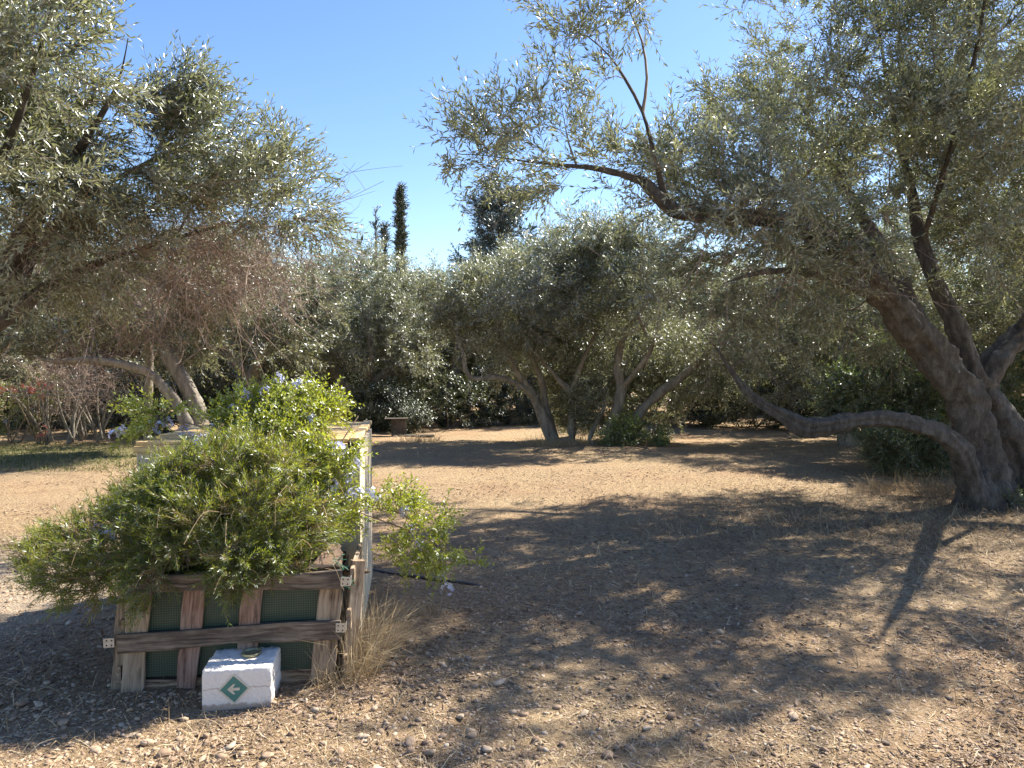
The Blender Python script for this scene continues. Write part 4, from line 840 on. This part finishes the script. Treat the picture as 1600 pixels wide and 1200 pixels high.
# ------------------------------------------------------------------ storage box behind the planter
def storage_box():
    FR = P(562, 689, 4.22); FL = P(214, 693, 4.05); yaw = math.radians(8.0); Wd = 1.215; D = 1.36; H = 1.17
    root = empty('storage_box', (FR[0] - Wd / 2 * math.cos(yaw), FR[1] - Wd / 2 * math.sin(yaw), 0), yaw); tag(root, 'white painted wooden box with a slatted pine lid, overgrown with blue flowers', 'box')
    for nm, sx, sy, c in (('front_panel', Wd, .02, (0, .01, (H - .04) / 2)), ('back_panel', Wd, .02, (0, D - .01, (H - .04) / 2)), ('left_panel', .02, D - .046, (-Wd / 2 + .01, D / 2, (H - .04) / 2))):
        mb = MB(); V, Fc = box_vf(sx, sy, H - .05); mb.add(V, Fc); place(mb.build(nm, M_white, root), c)
    nb = 3
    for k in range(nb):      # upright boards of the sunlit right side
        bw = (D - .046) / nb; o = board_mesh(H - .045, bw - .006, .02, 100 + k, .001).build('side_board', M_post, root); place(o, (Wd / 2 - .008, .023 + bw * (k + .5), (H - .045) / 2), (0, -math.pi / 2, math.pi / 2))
    n = 11; pw = D / n
    for k in range(n):
        o = board_mesh(Wd - .06, pw - .022, .022, 120 + k, .0015).build('lid_slat', M_pine, root); place(o, (-.035, pw * (k + .5) - .01, H + RG(k).normal(0, .0015)), (math.pi / 2, 0, 0))
    for x in (Wd / 2 - .028,):
        o = board_mesh(D + .02, .06, .026, 140, .001).build('lid_batten', M_pine, root); place(o, (x, D / 2, H + .002), (math.pi / 2, 0, math.pi / 2))
    for y in (-.012, D + .0):
        o = board_mesh(Wd - .065, .036, .02, 150 + int(y > 0), .001).build('lid_edge', M_pine, root); place(o, (-.035, y - .012 + .024 * (y > 0), H - .03), (0, 0, 0))
    return root
storage_box()

# ------------------------------------------------------------------ white block with the arrow sign, jar lid on top
def block():
    A = G(315, 1119); B = G(424, 1112); yaw = math.atan2(B[1] - A[1], B[0] - A[0]); Wd = float(np.linalg.norm(B - A)); D = .27; H = .208
    root = empty('concrete_block', (A + B) / 2, yaw); tag(root, 'whitewashed concrete block with rough top and green arrow sign', 'block')
    n = 26; mb = MB(); r = RG(150)
    def face(o, u, v, nu, nv, push):
        U, Vv = np.meshgrid(np.linspace(0, 1, nu), np.linspace(0, 1, nv)); p = np.array(o) + U[..., None] * np.array(u) + Vv[..., None] * np.array(v)
        i = np.arange(nv - 1)[:, None] * nu; j = np.arange(nu - 1)[None]; mb.add(p.reshape(-1, 3), np.stack([i + j, i + j + 1, i + nu + j + 1, i + nu + j], -1).reshape(-1, 4))
    w, d, h = Wd, D, H
    face((-w / 2, 0, -.03), (w, 0, 0), (0, 0, h + .03), 30, 24, 0); face((w / 2, 0, -.03), (0, d, 0), (0, 0, h + .03), 30, 24, 0); face((w / 2, d, -.03), (-w, 0, 0), (0, 0, h + .03), 30, 24, 0); face((-w / 2, d, -.03), (0, -d, 0), (0, 0, h + .03), 30, 24, 0); face((-w / 2, 0, h), (w, 0, 0), (0, d, 0), 30, 30, 0)
    V = np.concatenate(mb.V); c = np.array([0, d / 2, h / 2 - .03]); hs = np.array([w / 2, d / 2, h / 2 + .03]); q = V - c; inner = np.clip(q, -(hs - .012), hs - .012); dv = q - inner; ln = np.linalg.norm(dv, axis=1, keepdims=True); V2 = c + inner + np.where(ln > 1e-6, dv / np.maximum(ln, 1e-6) * .012, 0)
    amp = np.where((V[:, 2] > h - .012) | (V[:, 0] > w / 2 - .012), .0026, .0007); nn = unit(q / hs ** 1); V2 = V2 + nn * ((vnoise(V2, 28, 3) * .7 + vnoise(V2, 60, 4) * .5) * amp)[:, None]
    mb.V = [V2]; mb.build('body', M_block, root, smooth=True)
    sg = empty('sign', (0, 0, 0)); sg.parent = root
    s = .051; cx, cz, y = .0 + -.01, .118, -.0035
    def poly(pts, y0, y1, name, m):
        k = len(pts); V = [[a, y1, b] for a, b in pts] + [[a, y0, b] for a, b in pts]; mbp = MB(); mbp.add(V, [[i, k + i, k + (i + 1) % k, (i + 1) % k] for i in range(k)]); mbp.F.append((np.array([list(range(k))]), np.array([0]), np.array([.5]))); return mbp.build(name, m, sg)
    rot = math.radians(1.5)
    sq = lambda hw: [(cx + hw * math.sqrt(2) * math.cos(rot + k * math.pi / 2), cz + hw * math.sqrt(2) * math.sin(rot + k * math.pi / 2)) for k in range(4)]
    poly(sq(s), .004, -.004, 'border', M_cream); poly(sq(s * .84), -.003, -.0052, 'panel', M_green)
    u = .0135
    ar = [(-2.15, 0), (-.25, 1.75), (.45, 1.75), (-.75, .48), (2.1, .48), (2.1, -.48), (-.75, -.48), (.45, -1.75), (-.25, -1.75)]
    # the arrow head is notched like on escape-route signs; split in convex pieces
    mbp = MB()
    def cv(pts):
        k = len(pts); V = [[cx + a * u, -.0064, cz + b * u] for a, b in pts] + [[cx + a * u, -.005, cz + b * u] for a, b in pts]; n0 = mbp.n; mbp.add(V, [[i, k + i, k + (i + 1) % k, (i + 1) % k] for i in range(k)]); mbp.F.append((np.array([list(range(n0, n0 + k))]), np.array([0]), np.array([.5])))
    cv([(-2.15, 0), (-.75, .0), (.45, 1.75), (-.25, 1.75)]); cv([(-2.15, 0), (-.25, -1.75), (.45, -1.75), (-.75, 0)]); cv([(-1.1, .45), (-1.1, -.45), (1.9, -.45), (1.9, .45)])
    mbp.build('arrow', M_cream, sg)
    # jar lid
    m = Matrix.Translation(root.location) @ Matrix.Rotation(yaw, 4, 'Z'); p = m @ Vector((.035, .165, H + .001)); root2 = empty('jar_lid', p); root2.rotation_euler = (.05, -.03, .3); tag(root2, 'old round jar lid lying on top of the white block', 'lid')
    th = np.arange(28) * 2 * math.pi / 28; prof = [(0, .004), (.036, .004), (.0385, .012), (.044, .0165), (.0465, .0165), (.0475, .014), (.0455, .004), (.041, .0), (.0, .0)]; mb = MB(); V = np.concatenate([np.stack([a * np.cos(th), a * np.sin(th), np.full(28, b)], -1) for a, b in prof]); mb.add(V, [[i * 28 + j, i * 28 + (j + 1) % 28, (i + 1) * 28 + (j + 1) % 28, (i + 1) * 28 + j] for i in range(len(prof) - 1) for j in range(28)]); mb.build('rim', M_tin, root2, smooth=True)
    mb = MB(); V = np.concatenate([[[0, 0, .0075]], np.stack([.037 * np.cos(th), .037 * np.sin(th), np.full(28, .006)], -1)]); mb.add(V, [[0, 1 + j, 1 + (j + 1) % 28] for j in range(28)]); mb.build('disc', M_tin, root2, smooth=True)
block()

# ------------------------------------------------------------------ shrub and flowers in the planter
def green_shrub():
    r = RG(200); base = pl2w(.52, .28, .48)
    ells = [(*pl2w(.52, .25, .88), .48, .32, .31, 1.2), (*pl2w(.30, .22, .80), .38, .3, .26), (*P(270, 765, 3.8), .2, .2, .14), (*P(205, 800, 3.85), .18, .2, .14), (*pl2w(.80, .2, .80), .22, .24, .20), (*pl2w(-.06, .2, .73), .28, .28, .17), (*pl2w(-.27, .16, .66), .17, .2, .14, 1.2), (*pl2w(.36, -.02, .66), .34, .12, .12), (*pl2w(.62, .0, .66), .24, .12, .10), (*pl2w(.20, -.1, .53), .11, .07, .11, 1.2), (*pl2w(.58, -.1, .585), .09, .06, .06, 1.0), (*pl2w(-.2, .1, .56), .20, .2, .11, .8), (*pl2w(.78, .05, .66), .12, .12, .1)]
    limbs = [[[*pl2w(.5 + k * .06, .3, .48), .014], [*(pl2w(.5, .3, .6) + (np.array(e[:3]) - pl2w(.5, .3, .6)) * .5), .009], [*e[:3], .005]] for k, e in enumerate(ells)]
    tg = sample_env(ells, 1700, r, .72, .8, 2.4, 7); g = grow(limbs, tg, 200, bf=.15, seg=.07, tip=.0011, spacing=.06, wig=.08)
    root = empty('shrub', base); tag(root, 'wide feathery green shrub spilling over the rim of the pallet planter', 'shrub'); big, small = skin(g, .006, 0)
    for mb in (big, small): mb.V = [v - base for v in mb.V]
    big.build('stems', M_stem, root, smooth=True); small.build('branches', M_stem, root, smooth=True)['kind'] = 'stuff'
    pos, d = leaf_spots(g, r, 3, .14, spread=.05, rthin=.0035, outward=.45, up=.4, flow_f=1.6); n = len(pos); mb = MB(); tn = np.clip(.38 + .17 * vnoise(pos, 1.6, 4) + r.normal(0, .14, n), 0, .9)
    dry = r.uniform(size=n) < .10; tn[dry] = r.uniform(.88, 1, dry.sum())
    scatter(mb, FINE, pos - base, d, r.uniform(1.1, 1.7, n), r, tint=tn, tjit=.08); mb.build('foliage', [M_fine, M_stem], root)
    # dry flower stalks hanging over the front rail
    st = MB()
    for k in range(90):
        a = pl2w(r.uniform(-.1, 1.0), r.uniform(-.12, .35), r.uniform(.6, 1.02)); v = np.array([r.normal(0, .5), -.5 + r.normal(0, .3), r.uniform(-.3, .6)]); L = r.uniform(.1, .24); pts = [a, a + v * L * .5 + [0, 0, .01], a + v * L + [0, 0, -.5 * L]]; tube(st, catmull([[*q] for q in pts], .04), .0014, 4)
    st.V = [v - base for v in st.V]; st.build('dry_stalks', M_straw, root, smooth=True)['kind'] = 'stuff'
green_shrub()
def plumbago():
    r = RG(210); base = pl2w(.62, .46, .48)
    ells = EL([(470, 640, 4.35, .26, .16, .10, 1.2), (400, 640, 4.35, .16, .16, .11), (440, 680, 4.15, .24, .12, .10, 1.0), (360, 655, 4.3, .16, .12, .06, .6), (285, 642, 4.3, .16, .12, .05, .8), (235, 650, 4.25, .10, .1, .08), (190, 668, 4.15, .06, .06, .05), (540, 642, 4.3, .06, .07, .025, .8),
               (520, 720, 4.05, .12, .1, .14), (505, 780, 3.98, .08, .1, .10), (540, 800, 4.1, .10, .1, .09), (605, 798, 4.15, .16, .12, .06, .7), (660, 828, 4.2, .13, .1, .07, .6), (685, 880, 4.2, .07, .1, .15, .55), (735, 872, 4.2, .04, .05, .025, 1.3), (640, 865, 4.2, .09, .1, .08, .35), (690, 925, 4.2, .05, .05, .06, .8)])
    b0 = pl2w(.75, .47, .48); limbs = []
    for path in ([(490, 800, 4.1), (480, 720, 4.2), (470, 650, 4.3), (475, 612, 4.3)], [(470, 800, 4.1), (380, 700, 4.2), (290, 660, 4.25), (210, 655, 4.2), (180, 675, 4.15)], [(500, 810, 4.1), (520, 760, 4.05), (530, 700, 4.05), (560, 650, 4.2)], [(510, 830, 4.1), (560, 800, 4.12), (620, 800, 4.15), (680, 850, 4.2), (695, 930, 4.2)], [(560, 800, 4.12), (640, 830, 4.2), (700, 860, 4.2), (740, 872, 4.2)], [(480, 720, 4.2), (420, 650, 4.3), (390, 625, 4.3)]):
        limbs.append(([[*b0, .007]] if path[0][0] < 555 else []) + [[*P(*q), .005 - .0006 * i] for i, q in enumerate(path)])
    tg = sample_env(ells, 420, r, .3, .3, 2.0, 9); g = grow(limbs, tg, 210, bf=.15, seg=.09, tip=.0009, spacing=.06, wig=.08)
    root = empty('flowering_shrub', base); tag(root, 'sprawling plumbago with light green leaves and pale blue flowers over the box', 'shrub'); big, small = skin(g, .004, 0)
    for mb in (big, small):
        mb.V = [v - base for v in mb.V]
    if big.n: big.build('stems', M_stem, root, smooth=True)
    small.build('branches', M_stem, root, smooth=True)['kind'] = 'stuff'
    pos, d = leaf_spots(g, r, 3, .3, spread=.06, rthin=.003, outward=.3, up=.35, flow_f=1.6); n = len(pos); mb = MB(); scatter(mb, PLUMB, pos - base, d, r.uniform(.75, 1.2, n), r); mb.build('foliage', [M_plumb, M_stem], root)
    # one cluster of five-petalled flowers, copied along the stems
    def cluster(seed):
        rr = RG(seed); c = MB()
        for k in range(12):
            dv = unit(rr.normal(size=3) + [0, -.3, .7]); p = dv * rr.uniform(.022, .046); u = unit(np.cross(dv, [.2, .9, .3])); v = np.cross(dv, u); ph = rr.uniform(0, 6.28)
            tube(c, [p - dv * .022, p], [.001, .0012], 3, 1)
            for q in range(5):
                a = ph + q * 1.2566; d0 = unit((u * math.cos(a) + v * math.sin(a)) + dv * .15); wd = unit(np.cross(dv, d0)); L = .0155; W = .012
                c.add(np.stack([p, p + d0 * L * .7 + wd * W / 2, p + d0 * L + dv * .001, p + d0 * L * .7 - wd * W / 2]), [[0, 1, 2, 3]], 0, [rr.uniform()])
        return c
    protos = []
    sp = [(178, 680, 4.12), (190, 672, 4.12), (248, 668, 4.2), (262, 662, 4.2), (287, 675, 4.2), (308, 687, 4.05), (318, 688, 4.05), (385, 618, 4.3), (413, 613, 4.3), (436, 590, 4.3), (457, 607, 4.3), (464, 600, 4.3), (483, 602, 4.3), (485, 655, 4.2), (365, 640, 4.3), (516, 702, 4.0), (530, 700, 4.0), (512, 762, 3.95), (522, 758, 3.95), (548, 774, 4.0), (560, 772, 4.0), (580, 770, 4.02), (586, 775, 4.02), (556, 725, 4.0), (546, 748, 4.0), (632, 796, 4.15), (640, 826, 4.2), (655, 852, 4.2), (690, 905, 4.18), (700, 920, 4.18), (172, 835, 3.6), (152, 828, 3.6), (430, 640, 4.3), (470, 640, 4.3), (330, 672, 4.2)]
    for i, q in enumerate(sp):
        if i < 4: o = cluster(300 + i).build('flower_cluster', [M_flower, M_stem], root); protos.append(o)
        else: o = protos[i % 4].copy(); COL.objects.link(o); o.parent = root
        o.location = P(*q) - base; o.rotation_euler = (r.uniform(-.4, .4), r.uniform(-.4, .4), r.uniform(0, 6.28)); s = r.uniform(.7, 1.05); o.scale = (s,) * 3
plumbago()

# ------------------------------------------------------------------ cardboard, hose, stones
def small_things():
    o0 = pl2w(.985, .055, .535); root = empty('torn_cardboard', o0, PYAW + .1); tag(root, 'torn brown cardboard scrap with a dotted line on the planter soil', 'cardboard')
    pts = [(-.10, .0), (.085, .0), (.09, .055), (.075, .075), (.082, .09), (.055, .105), (.03, .10), (-.02, .062), (-.06, .02)]; k = len(pts); V = [[a, .012 * math.sin(a * 20) + b * .5, b + .05] for a, b in pts] + [[a, .004 + .012 * math.sin(a * 20) + b * .5, b + .05] for a, b in pts]; mb = MB(); mb.add(V, [[i, k + i, k + (i + 1) % k, (i + 1) % k] for i in range(k)]); mb.F.append((np.array([list(range(k))]), np.array([0]), np.array([.5]))); mb.F.append((np.array([[k + i for i in range(k)][::-1]]), np.array([0]), np.array([.5]))); mb.build('sheet', M_card, root)
    mb = MB()
    for a in np.linspace(-.03, .08, 12):
        y = .012 * math.sin(a * 20) + .045 * .5 - .0025; V, Fc = box_vf(.005, .001, .0022, (a, y, .095)); mb.add(V, Fc)
    mb.build('dotted_line', M_ink, root)
    h = empty('garden_hose', G(660, 905)); hb = np.array(h.location); tag(h, 'black irrigation hose lying on the ground right of the planter', 'hose'); mb = MB()
    pts = [[*(G(a, b) + [0, 0, .014] - hb)] for a, b in [(555, 886), (580, 893), (610, 899), (650, 904), (700, 911), (740, 917), (800, 925)]]; pts[-1][2] -= .04; tube(mb, catmull(pts, .06), .013, 8); mb.build('pipe', M_hose, h, smooth=True)
small_things()

def ico():
    t = (1 + 5 ** .5) / 2; V = unit(np.array([[-1, t, 0], [1, t, 0], [-1, -t, 0], [1, -t, 0], [0, -1, t], [0, 1, t], [0, -1, -t], [0, 1, -t], [t, 0, -1], [t, 0, 1], [-t, 0, -1], [-t, 0, 1]], float))
    Fc = np.array([[0, 11, 5], [0, 5, 1], [0, 1, 7], [0, 7, 10], [0, 10, 11], [1, 5, 9], [5, 11, 4], [11, 10, 2], [10, 7, 6], [7, 1, 8], [3, 9, 4], [3, 4, 2], [3, 2, 6], [3, 6, 8], [3, 8, 9], [4, 9, 5], [2, 4, 11], [6, 2, 10], [8, 6, 7], [9, 8, 1]]); return V, Fc
def in_block(x, y):
    q = PM.inverted(); lx = q[0][0] * x + q[0][1] * y + q[0][3]; ly = q[1][0] * x + q[1][1] * y + q[1][3]
    return (lx > -.02) & (lx < 1.1) & (ly > -.02) & (ly < 2.1)
def gravel():
    r = RG(400); mb = MB()
    OV = np.array([[1, 0, 0], [-1, 0, 0], [0, 1, 0], [0, -1, 0], [0, 0, 1], [0, 0, -1]], float); OF = np.array([[0, 2, 4], [2, 1, 4], [1, 3, 4], [3, 0, 4]])
    def put(n, dmin, dmax, size, bias, tiny=False):
        V0, F0 = (OV, OF) if tiny else ico()
        y = r.uniform(0, 1, n * 3) ** 1.0 * (dmax - dmin) + dmin; x = r.uniform(-.92, .92, n * 3) * y
        dens = np.exp(-np.maximum(0, y - 3.4) / bias) * np.clip(.72 - .22 * np.tanh((x - .2) * 1.1) + .22 * vnoise(np.stack([x, y, 0 * x], -1), .6, 8), .04, 1)
        dens = np.where((x < -1.9) & (y < 7), np.maximum(dens, .95), dens)
        k = (r.uniform(size=n * 3) < dens) & ~in_block(x, y); x, y = x[k][:n], y[k][:n]; m = len(x)
        s = r.lognormal(math.log(size), .38, m); sc = np.stack([s * r.uniform(.8, 1.5, m), s * r.uniform(.7, 1.1, m), s * r.uniform(.42, .75, m)], -1)
        for t in range(6):
            I = np.arange(t, m, 6); Vt = V0 * (1 + r.normal(0, .16, (len(V0), 1)))
            a = r.uniform(0, 6.28, len(I)); q = Vt[None] * sc[I][:, None]; tl = r.normal(0, .2, len(I))[:, None]
            X = q[..., 0] * np.cos(a)[:, None] - q[..., 1] * np.sin(a)[:, None] + x[I][:, None]; Y = q[..., 0] * np.sin(a)[:, None] + q[..., 1] * np.cos(a)[:, None] + y[I][:, None]; Z = q[..., 2] + q[..., 0] * tl + (gz(x[I], y[I]) + sc[I, 2] * r.uniform(.1, .7, len(I)))[:, None]
            Fc = (F0[None] + (np.arange(len(I)) * len(V0))[:, None, None]).reshape(-1, 3); mb.add(np.stack([X, Y, Z], -1), Fc, 0, np.repeat(np.clip(r.beta(2, 2, len(I)), 0, 1), len(F0)))
    put(50000, 2.45, 7.5, .0048, 3.5, True); put(6000, 2.45, 6.8, .0078, 2.2); put(450, 2.45, 6.0, .0115, 1.8)
    tag(mb.build('gravel', M_pebble, smooth=True), 'loose pebbles and gravel strewn over the foreground soil', 'gravel', kind='stuff')
    V0, F0 = ico(); protos = []
    for t in range(5):   # the larger stones one by one
        c = MB(); V = V0 * (1 + RG(t).normal(0, .19, (12, 1))); ed = {}; Vl = [v for v in V]; Fn = []
        def mid(a, b):
            kk = (min(a, b), max(a, b))
            if kk not in ed: ed[kk] = len(Vl); Vl.append(unit(Vl[a] + Vl[b]) * (np.linalg.norm(Vl[a]) + np.linalg.norm(Vl[b])) / 2)
            return ed[kk]
        for a, b, d in F0:
            ab, bd, da = mid(a, b), mid(b, d), mid(d, a); Fn += [[a, ab, da], [b, bd, ab], [d, da, bd], [ab, bd, da]]
        c.add(np.array(Vl), Fn, 0, np.full(len(Fn), [.45, .7, .3, .85, .55][t])); protos.append(c)
    meshes = [None] * 5; spots = [(955, 797 + 290), (612, 1046), (690, 1099), (720, 1130), (738, 1160), (870, 1112), (640, 1010), (880, 1172), (1010, 1146), (640, 1175), (530, 1190), (585, 1120), (492, 1115), (475, 1105), (560, 1060), (700, 1000), (230, 1170), (255, 1190), (60, 1110), (100, 1140), (20, 1075), (150, 1180), (660, 1085), (780, 1078), (1040, 990), (1120, 1010), (1240, 1130), (845, 1180), (760, 1185), (905, 965), (820, 990), (690, 1045), (455, 1160), (360, 1180), (420, 1195), (950, 1190), (1390, 1120), (1180, 1185), (570, 1165), (745, 1105)]
    for i, (a, b) in enumerate(spots):
        t = i % 5; p = G(a, b); p[2] = gz(p[0], p[1])
        if meshes[t] is None: o = protos[t].build('stone', M_pebble, smooth=True); meshes[t] = o
        else: o = meshes[t].copy(); COL.objects.link(o)
        s = r.uniform(.014, .024); o.location = p + [0, 0, s * .35]; o.scale = (s * r.uniform(1, 1.5), s, s * r.uniform(.5, .7)); o.rotation_euler = (r.normal(0, .15), r.normal(0, .15), r.uniform(0, 6.28))
        tag(o, 'larger rounded stone lying loose among the foreground gravel', 'stone', 'larger stones in the foreground gravel')
gravel()

# ------------------------------------------------------------------ dry grass, litter
def blades(mb, pos, d, L, wdt, r, droop=.5, tint=(.2, 1)):
    n = len(pos); d = unit(d); side = unit(np.cross(d, [0, 0, 1.0]) + r.normal(0, .3, (n, 3))); L = np.asarray(L)[:, None]; wv = side * (np.broadcast_to(wdt, (n,)) / 2)[:, None]
    p1 = pos + d * L * .55; dn = np.stack([d[:, 0], d[:, 1], d[:, 2] - droop * r.uniform(.3, 1.6, n)], -1); p2 = p1 + unit(dn) * L * .45
    V = np.stack([pos - wv, pos + wv, p1 + wv * .8, p1 - wv * .8, p2 + wv * .15, p2 - wv * .15], 1)
    i = np.arange(n)[:, None] * 6; mb.add(V.reshape(-1, 3), np.concatenate([i + [0, 1, 2, 3], i + [3, 2, 4, 5]]), 0, np.tile(r.uniform(*tint, n), 2))
def tuft(name, c, rad, n, L, lean, label, seed, m=None, wdt=.0028, spread=.5, droop=.6, group=None, tint=(.3, 1)):
    r = RG(seed); c = np.asarray(c, float); a = r.uniform(0, 6.28, n); q = np.sqrt(r.uniform(0, 1, n)); off = np.stack([q * rad[0] * np.cos(a), q * rad[1] * np.sin(a), 0 * a], -1)
    mb = MB(); blades(mb, off + [0, 0, -.01], np.array(lean) + r.normal(0, spread, (n, 3)) * [1, 1, .3] + off * .8, r.uniform(.4, 1, n) * L, wdt, r, droop, tint)
    o = mb.build(name, m or M_straw); o.location = c; tag(o, label, 'grass', group); return o
def grasses():
    tuft('dry_grass_tuft', pl2w(1.14, .08, 0), (.10, .14), 420, .50, (.25, -.02, 1.0), 'tall straw coloured grass tuft against the right corner of the planter', 500, spread=.28)
    tuft('dry_grass_tuft', pl2w(1.20, .45, 0), (.14, .2), 420, .42, (.3, 0, .8), 'straw coloured grass between the planter corner and the hose', 501, spread=.4)
    tuft('dry_grass_tuft', G(668, 960), (.12, .08), 260, .16, (.1, 0, .6), 'short flattened straw tuft below the trailing blue flowers', 502, spread=.7)
    tuft('dry_grass_tuft', pl2w(1.02, -.03, 0), (.09, .05), 200, .28, (.2, -.2, .6), 'thin bent grass at the right foot of the planter front', 503, spread=.5)
    tuft('dry_grass_tuft', pl2w(.25, -.18, 0), (.42, .12), 190, .22, (0, -.1, .35), 'sparse dry stalks lying in front of the planter left of the block', 504, spread=.7, tint=(0, .6))
    tuft('dry_grass_tuft', G(600, 1090), (.16, .10), 240, .14, (.1, 0, .4), 'greyish dry grass patch right of the white block', 505, spread=.8, tint=(0, .5))
    tuft('dry_grass_tuft', G(880, 697), (.9, .35), 700, .34, (0, 0, 1), 'dry grass ring round the feet of the clearing pair', 506, spread=.6, wdt=.008)
    tuft('dry_grass_tuft', G(1440, 765), (.8, .5), 900, .34, (-.2, -.1, .8), 'brown dry grass round the foot of the twisted trunk', 507, spread=.6, wdt=.005, tint=(0, .7))
    tuft('dry_grass_tuft', G(655, 690), (.5, .25), 260, .3, (0, 0, 1), 'pale dry grass beside the smaller dark bush', 508, spread=.6, wdt=.008)
    r = RG(510); mb = MB(); n = 46000; y = 2.6 + r.uniform(0, 1, n) ** 1.4 * 13; x = r.uniform(-.8, .8, n) * y
    pt = np.stack([x, y, 0 * x], -1); prob = np.clip(.34 + .42 * vnoise(pt, .5, 21) + .35 * np.exp(-(((x - 4.3) / 2.2) ** 2 + ((y - 7.4) / 1.8) ** 2)) + .15 * (x > .3), .03, 1)
    k = (r.uniform(size=n) < prob) & ~in_block(x, y); pt = pt[k]; n = len(pt); pt[:, 2] = gz(pt[:, 0], pt[:, 1])
    blades(mb, pt, r.normal(size=(n, 3)) * [1, 1, .25] + [0, 0, .28], r.uniform(.04, .14, n), r.uniform(.002, .0045, n) * (.6 + pt[:, 1] * .12), r, .5, (.1, 1))
    tag(mb.build('dry_grass', M_straw), 'short dry grass scattered over the bare soil', 'grass', kind='stuff')
    mb = MB(); n = 7000; y = r.uniform(11.0, 15.3, n); x = -.80 * y + r.uniform(0, 1, n) * (y * .34); pt = np.stack([x, y, gz(x, y)], -1)
    blades(mb, pt, r.normal(size=(n, 3)) * [1, 1, .2] + [0, 0, .7], r.uniform(.05, .13, n), r.uniform(.007, .012, n), r, .5, (0, 1)); tag(mb.build('green_grass', M_grass), 'thin green grass in front of the bare bushes', 'grass', kind='stuff')
    r = RG(512); mb = MB(); n = 9000; x = 4.0 + r.normal(0, 1.5, n); y = 7.6 + r.normal(0, 1.0, n); k = x < .76 * y; x, y = x[k], y[k]; pt = np.stack([x, y, gz(x, y)], -1); n = len(pt)
    blades(mb, pt, r.normal(size=(n, 3)) * [1, 1, .3] + [0, 0, .45], r.uniform(.06, .24, n), r.uniform(.003, .006, n), r, .8, (0, .8)); tag(mb.build('dead_grass', M_straw), 'matted dead grass and stalks in front of the twisted trunk', 'grass', kind='stuff')
    # fallen olive leaves and chips
    mb = MB(); n = 70000; y = 2.5 + r.uniform(0, 1, n) ** 1.5 * 9; x = r.uniform(-.8, .8, n) * y; pt = np.stack([x, y, 0 * x], -1); prob = np.clip(.38 + .5 * vnoise(pt, .55, 31) + .25 * np.tanh(x), .03, 1); k = (r.uniform(size=n) < prob) & ~in_block(x, y); pt = pt[k]; n = len(pt); pt[:, 2] = gz(pt[:, 0], pt[:, 1]) + r.uniform(.002, .014, n)
    d = unit(r.normal(size=(n, 3)) * [1, 1, .18]); wd = unit(np.cross(d, r.normal(size=(n, 3)) * [.35, .35, 1])); L = r.uniform(.018, .055, n); V = leaf_quads(pt, d, wd, L, L * r.uniform(.12, .3, n)); mb.add(V.reshape(-1, 3), np.arange(4 * n).reshape(-1, 4), 0, r.beta(1.6, 1.8, n))
    tag(mb.build('leaf_litter', M_litter), 'fallen dry leaves and chips over the shaded soil', 'leaf litter', kind='stuff')
    # loose twigs
    tl = ['short forked twig on the gravel just right of the greyish grass patch', 'twig in the dappled shade left of the long trunk shadow', 'longest fallen twig, lying toward the bottom right corner', 'smallest twig on the sunlit gravel in front of the white block', 'twig on bare brown soil in the middle of the foreground shade', 'twig in the deep shade right of the trailing blue flowers']
    for i, (a, b, ang, L) in enumerate([(700, 1075, .5, .2), (1310, 935, .9, .28), (1380, 1060, -.3, .3), (560, 1150, 1.2, .16), (1120, 1090, .2, .22), (980, 1000, 2.2, .2)]):
        p = G(a, b); mb = MB(); v = np.array([math.cos(ang), math.sin(ang), 0]); q = catmull([[*(v * L * t + np.array([0, 0, .006 + .01 * math.sin(t * 7)]) + np.array([-v[1], v[0], 0]) * .03 * math.sin(t * 5 + i))] for t in (-.5, -.2, .1, .5)], .04); tube(mb, q, np.linspace(.004, .0018, len(q)), 5); tube(mb, [q[len(q) // 2], q[len(q) // 2] + v * L * .15 + np.array([-v[1], v[0], .1]) * L * .2], [.0025, .001], 4); o = mb.build('fallen_twig', M_dead, smooth=True); o.location = p + [0, 0, .012]; tag(o, tl[i], 'twig', 'fallen twigs on the soil')
grasses()
